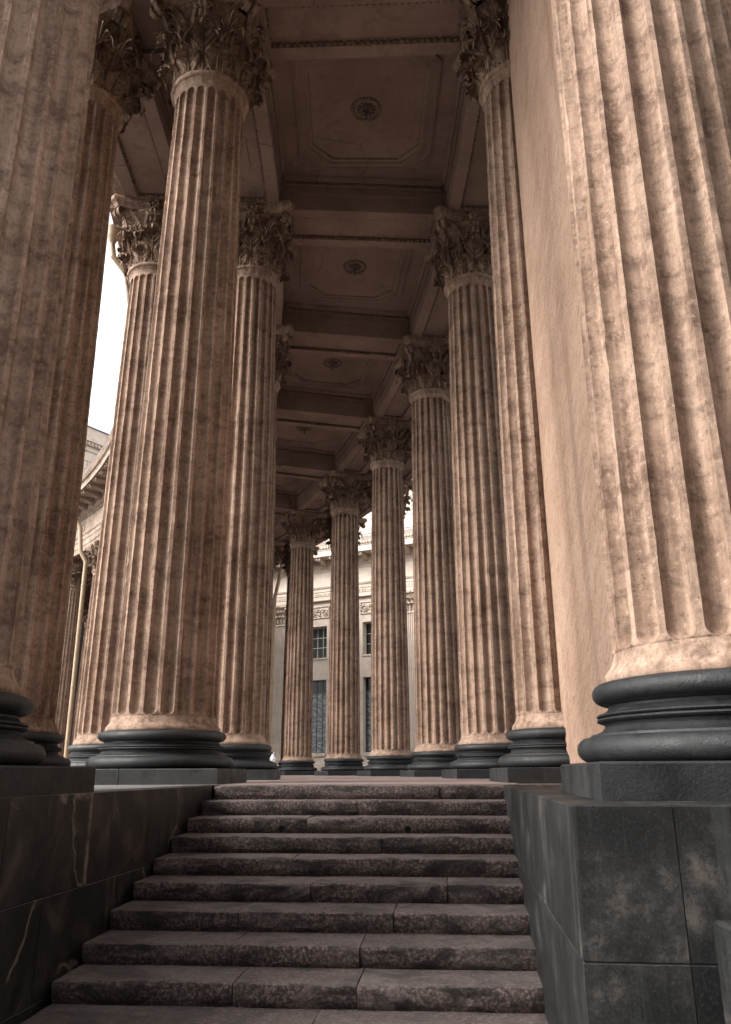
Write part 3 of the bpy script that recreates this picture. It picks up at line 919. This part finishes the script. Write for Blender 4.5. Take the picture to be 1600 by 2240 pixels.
def cross_beam(i, ra, rb, rich):
    a = ang(i); er = Vector((cos(a), sin(a), 0)); et = Vector((-sin(a), cos(a), 0))
    if (ra, rb) == (ROW[2], ROW[3]) and (2, i) in NUDGE or (3, i) in NUDGE:
        pass
    M = Matrix(((er.x, et.x, 0, CX), (er.y, et.y, 0, CY), (0, 0, 1, 0), (0, 0, 0, 1)))
    x0, x1 = ra + HW + .002, rb - HW - .002
    mb = MB()
    mb.box(x0, x1, -HW, HW, SOF + .10, COF + .2, M)
    px = .27 if rich else .12
    for s in (-1, 1):
        y0, y1 = sorted((s * .42, s * HW))
        mb.box(x0, x1, y0, y1, SOF, SOF + .099, M)
        y0, y1 = sorted((s * (HW + .001), s * (HW + .019)))
        mb.box(x0 + .05, x1 - .05, y0, y1, SOF + .46, COF - .27, M)
        if rich:
            rows = [[M @ Vector((x, s * (HW + .001 + o), z)) for o, z in ((0, COF - .26), (.035, COF - .25), (.035, COF - .14), (.06, COF - .13), (.10, COF - .06), (.11, COF - .002), (0, COF - .002))] for x in (x0 + .11, x1 - .11)]
            mb.grid(rows, close_u=True)
    for xa, xb in ((x0, x0 + px), (x1 - px, x1)): mb.box(xa, xb, -.419, .419, SOF, SOF + .099, M)
    be = ceil_build(mb, 'cross_beam', M_CEIL, smooth=False)
    if rich and i < 9:
        orn = MB()
        for s in (-1, 1):
            beads_line(orn, M @ Vector((x0 + px, s * .415, SOF + .05)), M @ Vector((x1 - px, s * .415, SOF + .05)), UP, et * -s, .125, .052, .048, .06)
            beads_line(orn, M @ Vector((x0 + .12, s * (HW + .036), COF - .195)), M @ Vector((x1 - .12, s * (HW + .036), COF - .195)), UP, et * s, .115, .048, .05, .035)
        for xx, s in ((x0 + px, 1), (x1 - px, -1)):
            beads_line(orn, M @ Vector((xx, -.36, SOF + .05)), M @ Vector((xx, .36, SOF + .05)), UP, er * s, .125, .052, .048, .05)
        ceil_build(orn, 'egg_moulding', M_ORN, 'stuff', parent=be)
for i in range(0, 12):
    cross_beam(i, ROW[2], ROW[3], True)
    cross_beam(i, ROW[1], ROW[2], False)
    cross_beam(i, ROW[3], ROW[4], False)
# beads on the architrave sides
mb = MB()
for r, s in ((ROW[2] + HW + .037, 1), (ROW[3] - HW - .037, -1)):
    for k in range(0, 56):
        b0, b1 = ang(.1 + k * .15), ang(.1 + (k + 1) * .15)
        beads_line(mb, pol(r, b0, COF - .195), pol(r, b1, COF - .195), UP, Vector((cos(b0), sin(b0), 0)) * s, .115, .048, .05, .035)
ceil_build(mb, 'egg_moulding', M_ORN, 'stuff')
tag(ceil, 'dim coffered stone ceiling with carved beams above the passage', 'ceiling')

# ------------------------------------------------------------------ entablature: court side (concave) and outer side
def entablature(name, label, rface, s, ib0, ib1, mods):
    """s = -1 the cornice projects towards the arc's centre, +1 outwards"""
    root = empty(name, (0, 0, SOF))
    def P(lst): return [(rface + s * o, z) for o, z in lst]
    def bld(mb, nm, mat, kind=None):
        mb.v = [(x, y, z - SOF) for x, y, z in mb.v]
        o = mb.build(nm, mat, root, 35)
        if kind: o["kind"] = kind
        return o
    a0, a1 = ang(ib0), ang(ib1)
    mb = MB(); mb.arc(P([(.002, SOF + .001), (.03, SOF + .001), (.03, SOF + .33), (.06, SOF + .34), (.06, SOF + .70), (.09, SOF + .71), (.09, SOF + .98), (.13, SOF + 1.0), (.17, SOF + 1.10), (.002, SOF + 1.10)]), a0, a1, NA); bld(mb, 'architrave_face', M_ENT)
    mb = MB(); mb.arc(P([(-.25, SOF + 1.101), (.05, SOF + 1.101), (.05, SOF + 2.12), (-.25, SOF + 2.12)]), a0, a1, NA); bld(mb, 'frieze', M_ENT)
    mb = MB(); mb.arc(P([(-.25, SOF + 2.121), (.08, SOF + 2.121), (.14, SOF + 2.16), (.14, SOF + 2.18), (.16, SOF + 2.19), (.30, SOF + 2.38), (.30, SOF + 2.42), (.34, SOF + 2.43), (.34, SOF + 2.74), (1.46, SOF + 2.745), (1.46, SOF + 2.73), (1.52, SOF + 2.73), (1.52, SOF + 3.02), (1.54, SOF + 3.03), (1.54, SOF + 3.10), (1.60, SOF + 3.12), (1.66, SOF + 3.2), (1.70, SOF + 3.34), (1.72, SOF + 3.36), (1.72, SOF + 3.44), (1.60, SOF + 3.47), (-.25, SOF + 3.75)]), a0, a1, NA); bld(mb, 'cornice', M_ENT)
    mb = MB(); mb.arc(P([(1.60, SOF + 3.472), (1.735, SOF + 3.442), (1.74, SOF + 3.462), (1.60, SOF + 3.50)]), a0, a1, NA); bld(mb, 'cornice_flashing', M_ROOF)
    mb = MB(); mb.arc(P([(-.3, SOF + 3.4), (.55, SOF + 3.62), (.55, SOF + 4.32), (.62, SOF + 4.36), (.62, SOF + 4.5), (-.3, SOF + 4.52)]), a0, a1, NA); bld(mb, 'parapet', M_ENT)
    r = rface + s * 1.62
    orn = MB()
    for k in range(int((mods[1] - mods[0]) * 40)):
        b0 = ang(mods[0] + k / 40); c = pol(rface + s * .235, b0, SOF + 2.285)
        e = Vector((cos(b0), sin(b0), 0)); tt = Vector((-sin(b0), cos(b0), 0))
        nn = (e * s * .75 + DN * .66).normalized()
        orn.egg(c, tt, (UP * .75 + e * s * .66).normalized(), nn, .05, .11, .06)
        c = pol(rface + s * 1.60, b0, SOF + 3.16)
        orn.egg(c, tt, (UP * .9 + e * s * .4).normalized(), (e * s * .9 + DN * .4).normalized(), .045, .08, .05)
    bld(orn, 'egg_moulding', M_ENT, 'stuff')
    # scroll brackets under the cornice
    mm = MB()
    prof = [(0, .30), (1.08, .30), (1.08, .27), (1.10, .22), (1.06, .15), (.98, .13), (.90, .15), (.80, .16), (.55, .12), (.35, .03), (.2, -.02), (.07, .0), (0, .03)]
    for y0, y1, sc in ((-.22, -.14, 1), (-.14, .14, .92), (.14, .22, 1)):
        pts0 = [Vector((s * x * sc, y0, z)) for x, z in prof]; pts1 = [Vector((s * x * sc, y1, z)) for x, z in prof]
        mm.grid([pts0, pts1], close_u=True); mm.poly(pts0); mm.poly(pts1[::-1])
    mme = mm.mesh('modillion', M_ENT, 40)
    k = mods[0]
    while k < mods[1]:
        p = pol(rface + s * .342, ang(k), 2.44)
        inst('modillion', mme, root, (p.x, p.y, 2.44), ang(k)); k += 1 / 4
    # carved figures on the frieze
    rgn = random.Random(5)
    for q in range(int(mods[0]), int(mods[1]) + 1):
        mb = MB()
        for t in range(-5, 6):
            a = ang(q + .5) + t * .10 / 55 + rgn.uniform(-.0006, .0006)
            M = Matrix.Translation(pol(rface + s * .06, a, SOF + 1.5 + rgn.uniform(-.08, .1))) @ Matrix.Rotation(a, 4, 'Z') @ Matrix.Rotation(rgn.uniform(-.5, .5), 4, 'X')
            mb.blob((0, 0, 0), .05, .06, .24, 7, 5, M)
            mb.blob((0, 0, .28), .05, .06, .08, 7, 5, M)
        bld(mb, 'frieze_relief', M_ENT)
    tag(root, label, 'entablature')
    return root
entablature('entablature', 'curved cornice and frieze with scroll brackets against the white sky', ROW[1] - HW, -1, AI0, 11.4, (1.5, 10.5))
entablature('entablature', 'outer cornice edge of the colonnade above the right background columns', ROW[4] + HW, 1, AI0, 11.4, (3.0, 8.0))
rf = MB(); rf.arc([(ROW[1] - HW - .2, SOF + 3.2), (ROW[4] + HW + .2, SOF + 3.2), (ROW[4] + HW + .2, SOF + 3.5), (60, SOF + 4.6), (ROW[1] - HW - .2, SOF + 3.5)], ang(AI0), ang(AI1), NA)
tag(rf.build('roof', M_ROOF, smooth=False), 'low metal roof over the colonnade', 'roof')

# ------------------------------------------------------------------ downpipes
def downpipe(label, pts, rad, funnel, brackets=()):
    root = empty('downpipe', pts[-1])
    o0 = Vector(pts[-1])
    pts = [Vector(p) for p in pts]
    mb = MB()
    fine = []
    for k in range(len(pts) - 1):
        n = 2
        for q in range(n): fine.append(pts[k].lerp(pts[k + 1], q / n if q == 0 else .5))
    fine = pts
    for k in range(len(pts) - 1):
        mb.tube([p - o0 for p in (pts[k], pts[k + 1])], rad, 12)
        mb.blob(pts[k + 1] - o0, rad * 1.02, rad * 1.02, rad * 1.02, 10, 7) if k < len(pts) - 2 else None
    mb.build('pipe', M_PIPE, root, 50)
    if funnel:
        f = MB(); M = Matrix.Translation(pts[0] - o0)
        f.lathe([(rad * .9, -.02), (rad * 1.05, .0), (rad * 2.0, .22), (rad * 2.15, .26), (rad * 2.15, .50), (rad * 2.3, .52), (rad * 2.3, .56), (rad * 2.0, .56), (rad * 1.9, .3)], 20, M)
        f.build('funnel', M_PIPE, root, 40)
    L = pts[-1] - pts[-2]
    for k in range(1, 8):
        p = pts[-2] + L * (k / 8) - o0
        b = MB(); b.lathe([(rad * 1.0, -.03), (rad * 1.18, -.025), (rad * 1.18, .025), (rad * 1.0, .03)], 14, Matrix.Translation(p))
        b.build('collar', M_PIPE, root, 40)
    tag(root, label, 'downpipe'); return root
pa = ang(2.78)
downpipe('ochre drainpipe with funnel hanging under the cornice beside the pale left column',
         [(-7.60, 20.0, 15.28), (-7.54, 20.05, 14.85), (-6.45, 20.6, 13.5), pol(54.05, pa, 12.8), pol(54.05, pa, 0.0)], .085, True)
downpipe('ochre drainpipe running down between the two small distant left columns',
         [(-17.3, 44.5, 14.7), (-16.85, 44.5, 13.85), (-16.68, 44.5, 12.45), (-16.30, 44.5, 11.8), (-16.2, 44.5, 0.35)], .125, False)
downpipe('short slanting ochre pipe beside the dark background capital near the centre',
         [(-5.58, 51, 13.3), (-5.66, 51, 12.7), (-6.0, 51, 10.95), (-6.07, 51, 0.2)], .12, False)

# ------------------------------------------------------------------ cathedral facade seen through the right row
FD = Vector((.8799, -.4751, 0)); FN = Vector((-.4751, -.8799, 0)); FO = Vector((3.16, 58.5, 0))
def fp(s, o, z): return FO + FD * s + FN * o + Vector((0, 0, z))
MF = Matrix(((FD.x, FN.x, 0, FO.x), (FD.y, FN.y, 0, FO.y), (0, 0, 1, 0), (0, 0, 0, 1)))
fac = empty('cathedral_facade', tuple(FO))
FOI = Matrix.Translation(-FO)
def fb(mb, name, mat, parent=None, sharp=35, smooth=True):
    mb.v = [tuple(Vector(p) - FO) for p in mb.v]
    return mb.build(name, mat, parent or fac, sharp, smooth)
BAY = 5.95; PIL0 = .47
S0, S1 = PIL0 - 6 * BAY, PIL0 + 9 * BAY
wins = []
for b in range(-6, 9):
    c = PIL0 + (b + .5) * BAY
    wins += [(c - 1.37, c + 1.37, 1.5, 6.92, 'low'), (c - 1.37, c + 1.37, 8.62, 11.1, 'up')]
sb = sorted({S0, S1} | {w[0] for w in wins} | {w[1] for w in wins}); zb_ = [-1.86, 1.5, 6.92, 8.62, 11.1, 13.1]
mb = MB()
for i in range(len(sb) - 1):
    for j in range(len(zb_) - 1):
        sm, zm = (sb[i] + sb[i + 1]) / 2, (zb_[j] + zb_[j + 1]) / 2
        if any(w[0] < sm < w[1] and w[2] < zm < w[3] for w in wins): continue
        mb.poly([fp(sb[i], 0, zb_[j]), fp(sb[i + 1], 0, zb_[j]), fp(sb[i + 1], 0, zb_[j + 1]), fp(sb[i], 0, zb_[j + 1])])
for (a, b, c, d, k) in wins:
    D = -.55
    mb.poly([fp(a, 0, c), fp(a, 0, d), fp(a, D, d), fp(a, D, c)]); mb.poly([fp(b, 0, c), fp(b, D, c), fp(b, D, d), fp(b, 0, d)])
    mb.poly([fp(a, 0, d), fp(b, 0, d), fp(b, D, d), fp(a, D, d)]); mb.poly([fp(a, 0, c), fp(a, D, c), fp(b, D, c), fp(b, 0, c)])
mb.box(S0, S1, -1.2, -.7, -1.86, 17, MF)
fb(mb, 'wall', M_FAC, smooth=False)
mb = MB(); mb.sweep([(.002, -1.86), (.5, -1.86), (.5, -.1), (.35, 0), (.35, .55), (.25, .6), (.25, .9), (.002, .95)], fp, S0, S1); fb(mb, 'wall_base', M_FAC)
mb = MB(); mb.sweep([(-.3, 13.101), (.26, 13.101), (.26, 13.42), (.30, 13.43), (.30, 13.74), (.34, 13.76), (.34, 14.0), (.40, 14.03), (.46, 14.16), (-.3, 14.18)], fp, S0, S1); fb(mb, 'architrave', M_FAC)
mb = MB(); mb.sweep([(-.3, 14.181), (.24, 14.181), (.24, 15.4), (-.3, 15.4)], fp, S0, S1); fb(mb, 'frieze', M_FAC)
mb = MB(); mb.sweep([(-.3, 15.401), (.28, 15.401), (.32, 15.5), (.50, 15.8), (.52, 15.84), (.54, 16.3), (1.6, 16.31), (1.6, 16.29), (1.66, 16.29), (1.66, 16.72), (1.70, 16.74), (1.70, 16.82), (1.80, 16.95), (1.88, 17.3), (1.92, 17.34), (1.92, 17.46), (-.3, 17.9)], fp, S0, S1); fb(mb, 'cornice', M_FAC)
mb = MB(); mb.sweep([(1.80, 17.462), (1.935, 17.462), (1.94, 17.52), (1.80, 17.56)], fp, S0, S1); fb(mb, 'cornice_flashing', M_ROOF)
orn = MB()
s = -16.0
while s < 6:
    orn.egg(fp(s, .41, 15.66), FD, (UP * .8 + FN * .5).normalized(), (FN * .8 + DN * .5).normalized(), .10, .15, .08)
    orn.egg(fp(s, .30, 13.58), FD, UP, FN, .09, .09, .04)
    orn.egg(fp(s, 1.78, 16.95), FD, UP, FN, .085, .15, .07)
    s += .25
o = fb(orn, 'egg_moulding', M_FACR); o["kind"] = 'stuff'
mm = MB()
prof = [(0, .42), (1.02, .42), (1.02, .36), (1.05, .28), (1.0, .18), (.9, .15), (.8, .18), (.7, .2), (.45, .13), (.28, 0), (.1, -.04), (0, 0)]
for y0, y1, q in ((-.2, -.13, 1), (-.13, .13, .92), (.13, .2, 1)):
    a = [FD * y0 + FN * (x * q) + UP * z for x, z in prof]; b = [FD * y1 + FN * (x * q) + UP * z for x, z in prof]
    mm.grid([a, b], close_u=True); mm.poly(a); mm.poly(b[::-1])
mod_me = mm.mesh('modillion', M_FACR, 40)
for k in range(-12, 6):
    p = fp(.42 + k * 1.245, .545, 15.86) - FO
    inst('modillion', mod_me, fac, tuple(p))
for k in range(-3, 2):
    c = PIL0 + k * BAY
    mb = MB()
    # fluted pilaster shaft
    x = -.62; front = [(-.62, .0)]
    for q in range(7):
        a = -.62 + .10 + q * .153
        front += [(a, .22), (a + .02, .17), (a + .085, .17), (a + .105, .22)]
    outl = [(-.62, .002), (-.62, .22)] + front[1:] + [(.62, .22), (.62, .002)]
    rows = [[fp(c + u, v, z) for u, v in outl] for z in (1.3, 9.62)]
    mb.grid(rows); rows = [[fp(c + u * .985, v, z) for u, v in outl] for z in (9.64, 11.4)]; mb.grid(rows)
    mb.box(c - .68, c + .68, .002, .27, 11.4, 11.5, MF); mb.box(c - .72, c + .72, .002, .30, .95, 1.3, MF)
    pl = fb(mb, 'pilaster', M_FAC)
    cm = MB()
    rows = [[fp(c + u * w, (o if abs(u) < .99 else .0), z) for u in (-1, -.98, .98, 1)] for w, o, z in ((.58, .2, 11.5), (.60, .22, 12.4), (.8, .45, 12.85))]
    cm.grid(rows)
    cm.box(c - .88, c + .88, .0, .56, 12.87, 13.09, MF)
    for q, (n, z, w, dd) in enumerate(((4, 11.55, .30, .16), (3, 11.95, .33, .2))):
        for t in range(n):
            u = c + (t - (n - 1) / 2) * w
            for h, rr in ((0, .10), (.16, .13), (.34, .14)):
                cm.blob(fp(u, .24, z + .12 + h), rr, .09, .13, 7, 5)
            cm.blob(fp(u, .24 + dd, z + .55), .15, .12, .07, 7, 5)
    for sx in (-1, 1):
        cm.tube([fp(c + sx * .35, .25, 12.2), fp(c + sx * .55, .38, 12.6), fp(c + sx * .75, .5, 12.78)], .06, 7)
        cm.blob(fp(c + sx * .76, .5, 12.68), .13, .1, .13, 8, 6)
        cm.tube([fp(c + sx * .28, .25, 12.2), fp(c + sx * .2, .38, 12.6), fp(c + sx * .1, .42, 12.7)], .05, 7)
    cm.blob(fp(c, .52, 12.98), .14, .1, .14, 8, 6)
    for u in (-1, 1): cm.blob(fp(c + u * .2, .24, 11.42), .03, .03, .03, 6, 4)
    capo = fb(cm, 'capital', M_FACR, None, 45); capo.parent = pl
for b in range(-3, 2):
    c = PIL0 + (b - .5 + .0) * BAY
    # carved scroll panel
    mb = MB(); z0, z1, x0, x1 = 11.78, 12.62, c - 1.5, c + 1.5
    for (a, bb, e, f) in ((x0 - .08, x1 + .08, z1, z1 + .06), (x0 - .08, x1 + .08, z0 - .06, z0), (x0 - .08, x0, z0 + .001, z1 - .001), (x1, x1 + .08, z0 + .001, z1 - .001)):
        mb.box(a, bb, .002, .07, e, f, MF)
    rr = random.Random(b + 40)
    for q in range(5):
        cx = x0 + .3 + q * .6; sg = 1 if q % 2 else -1
        pts = []
        for t in range(26):
            th = t / 25 * 2 * pi * 1.4; R = .30 * (1 - .7 * t / 25)
            pts.append(fp(cx + R * cos(th), .05, 12.2 + sg * R * sin(th)))
        mb.tube(pts, .045, 6)
        for t in range(7): mb.blob(fp(cx + rr.uniform(-.32, .32), .05, 12.2 + rr.uniform(-.34, .34)), .09, .06, .06, 6, 4)
    fb(mb, 'relief_panel', M_FACR, None, 45)
for (a, b, c, d, k) in wins:
    if not (-16 < (a + b) / 2 < 4): continue
    fr = MB()
    for (x0, x1, z0, z1) in ((a, b, c, c + .07), (a, b, d - .07, d), (a, a + .07, c + .072, d - .072), (b - .07, b, c + .072, d - .072)): fr.box(x0, x1, -.52, -.44, z0, z1, MF)
    wo = fb(fr, 'window', M_BAR if k == 'up' else M_IRON, smooth=False)
    nx, nz = (5, 3) if k == 'up' else (5, 6)
    xs = [a + .07 + (b - a - .14) * q / nx for q in range(nx + 1)]; zs = [c + .07 + (d - c - .14) * q / nz for q in range(nz + 1)]
    for q in range(1, nx):
        m_ = MB(); m_.box(xs[q] - .022, xs[q] + .022, -.505, -.455, zs[0], zs[-1], MF); o = fb(m_, 'bar', M_BAR if k == 'up' else M_IRON, None, smooth=False); o.parent = wo
    for q in range(1, nz):
        m_ = MB(); m_.box(xs[0], xs[-1], -.50, -.46, zs[q] - .022, zs[q] + .022, MF); o = fb(m_, 'bar', M_BAR if k == 'up' else M_IRON, None, smooth=False); o.parent = wo
    for p in range(nx):
        for q in range(nz):
            m_ = MB(); m_.box(xs[p] + .01, xs[p + 1] - .01, -.50, -.485, zs[q] + .01, zs[q + 1] - .01, MF)
            o = fb(m_, 'pane', M_GLASS if (k == 'up' or q == nz - 1) else M_CURT, None, smooth=False); o.parent = wo
    m_ = MB(); m_.box(a - .05, b + .05, .002, (.22 if k == 'low' else .08), c - (.25 if k == 'low' else .12), c - .03, MF); o = fb(m_, 'sill', M_FAC, None, smooth=False); o.parent = wo
tag(fac, 'bright cream facade with pilasters and barred windows behind the right columns', 'building')
# attic storey above the facade: set back, in stone courses
att = empty('attic_storey', tuple(fp(0, -3.0, 17.5)))
AO = fp(0, -3.0, 17.5)
z = 16.9; rr = random.Random(2)
while z < 31:
    h = .62
    if z < 30:
        x = -18 + rr.uniform(-1, 0)
        while x < 10:
            w = rr.uniform(1.1, 1.9)
            m_ = MB(); m_.box(x + .012, x + w - .012, -3.0, -2.1 + rr.uniform(-.02, .02), z + .012, z + h - .012, MF)
            m_.v = [tuple(Vector(p) - AO) for p in m_.v]; m_.build('stone_block', M_FAC, att, smooth=False); x += w
    z += h
m_ = MB(); m_.box(-20, 9.5, -6, -2.98, 16.9, 30.4, MF); m_.v = [tuple(Vector(p) - AO) for p in m_.v]; m_.build('core', M_FAC, att, smooth=False)
m_ = MB(); m_.box(-1.2, 3.2, -2.06, -1.4, 17.75, 18.35, MF); m_.v = [tuple(Vector(p) - AO) for p in m_.v]; m_.build('roof_hatch', M_ROOF, att, smooth=False)
tag(att, 'pale stone attic storey above the bright facade cornice', 'building')

# ------------------------------------------------------------------ far upper storey against the sky, and the wall closing the left view
far = empty('upper_storey', (-28.5, 73.4, 0))
FA = Vector((-28.55, 73.44, 0)); FB = Vector((-27.02, 75.73, 0)); fd = (FB - FA).normalized(); fn = Vector((fd.y, -fd.x, 0))
MX = Matrix(((fd.x, -fn.x, 0, 0), (fd.y, -fn.y, 0, 0), (0, 0, 1, 0), (0, 0, 0, 1)))
def farp(name, mat, y0, y1, z0, z1, x0=-9, x1=14):
    m_ = MB(); m_.box(x0, x1, y0, y1, z0, z1, MX); return m_.build(name, mat, far, smooth=False)
farp('wall', M_FAC, .6, 9, 10, 31.4)
farp('frieze', M_FAC, .45, 9, 31.402, 31.9); farp('cornice', M_FACR, .2, 9, 31.902, 32.3); farp('cornice_lip', M_FAC, 0, 9, 32.302, 32.7); farp('parapet', M_FAC, .3, 9, 32.702, 33.85); farp('roof_edge', M_ROOF, .2, 9, 33.852, 34.0)
z = 24.0; rr = random.Random(9)
while z < 31:
    x = -9 + rr.uniform(0, .6)
    while x < 12:
        w = rr.uniform(1.4, 2.4); m_ = MB(); m_.box(x + .02, x + w - .02, .52 + rr.uniform(-.02, .02), .598, z + .02, z + .86, MX); m_.build('stone_block', M_FAC, far, smooth=False); x += w
    z += .9
dn = MB()
x = -9
while x < 13: dn.box(x, x + .22, .08, .198, 31.95, 32.25, MX); x += .42
o = dn.build('dentil_row', M_FACR, far, smooth=False); o["kind"] = 'stuff'
tag(far, 'pale stone upper storey with dentil cornice against the white sky at left', 'building')
ew = empty('end_wall', tuple(pol(60, ang(12.2))))
E0 = Vector(ew.location)
a = ang(12.1); er = Vector((cos(a), sin(a), 0)); et = Vector((-sin(a), cos(a), 0))
ME_ = Matrix(((er.x, et.x, 0, 0), (er.y, et.y, 0, 0), (0, 0, 1, 0), (0, 0, 0, 1)))
def ewp(name, mat, x0, x1, y0, y1, z0, z1):
    m_ = MB(); m_.box(x0, x1, y0, y1, z0, z1, ME_); return m_.build(name, mat, ew, smooth=False)
ewp('wall', M_DARK, -14, 8, 0, .6, -1.86, 16)  # dark colour stands in for the shade inside the far colonnade
for k in range(4):
    x = -11 + k * 4.6
    d = ewp('door', M_HOLE, x, x + 2.2, -.06, -.002, 0, 5.6)  # flat black plate painted as a shaded opening
    ewp('lintel', M_DARK, x - .2, x + 2.4, -.2, -.002, 5.602, 6.0)
tag(ew, 'wall painted dark for shade, closing the far end of the colonnade behind the small left columns', 'wall')

# ------------------------------------------------------------------ white plastic bag and a grey cap left on a column base
bx, by = col_xy(2, 3)
bag = empty('plastic_bag', (-2.44, 21.50, .335))
mb = MB(); rr = random.Random(21); rows = []
for j in range(9):
    t = j / 8; z = .0 + .25 * t; R = .075 * (sin(pi * min(1, .25 + t * .62)) ** .6) * (1 if t < .85 else .6)
    rows.append([Vector(((R * (1 + .28 * sin(5 * k * .45 + j) * rr.uniform(.4, 1))) * cos(2 * pi * k / 14), R * sin(2 * pi * k / 14) * (1 + .2 * rr.uniform(-1, 1)), z)) for k in range(14)])
mb.grid(rows, close_u=True); mb.poly(rows[0][::-1]); mb.poly(rows[-1]); mb.build('bag_body', M_WHITE, bag, 80)
mb = MB(); mb.tube([(.01, -.03, .24), (.02, -.04, .29), (.03, -.01, .30), (.02, .02, .245)], .008, 6); mb.build('handle', M_WHITE, bag, 60)
tag(bag, 'small crumpled white bag resting on a column base left of the farthest passage column', 'bag')

# ------------------------------------------------------------------ houses across the street, behind the viewer: they keep the low sky off the steps
hb = empty('street_house', (6, -17, -1.86))
m_ = MB(); m_.box(-44, 44, -9, 0, 0, 17.5); m_.build('wall', M_ENT, hb, smooth=False)
m_ = MB(); m_.box(-44.5, 44.5, -9.5, .5, 17.502, 18.0); m_.build('cornice', M_ENT, hb, smooth=False)
m_ = MB(); m_.sweep([(.4, 18.002), (-4.5, 21.2), (-9.4, 18.002)], lambda s_, o_, z_: Vector((s_, o_, z_)), -44, 44); m_.build('roof', M_ROOF, hb, smooth=False)
m_ = MB(); m_.box(-.65, .65, .003, .05, 0, 2.2); wme = m_.mesh('window', M_GLASS, 30, False)
for fy in range(4):
    for fx in range(24): inst('window', wme, hb, (-41.4 + fx * 3.6, 0, 1.6 + fy * 4.0))
tag(hb, 'plain plastered street house facing the steps from behind the viewer', 'building')
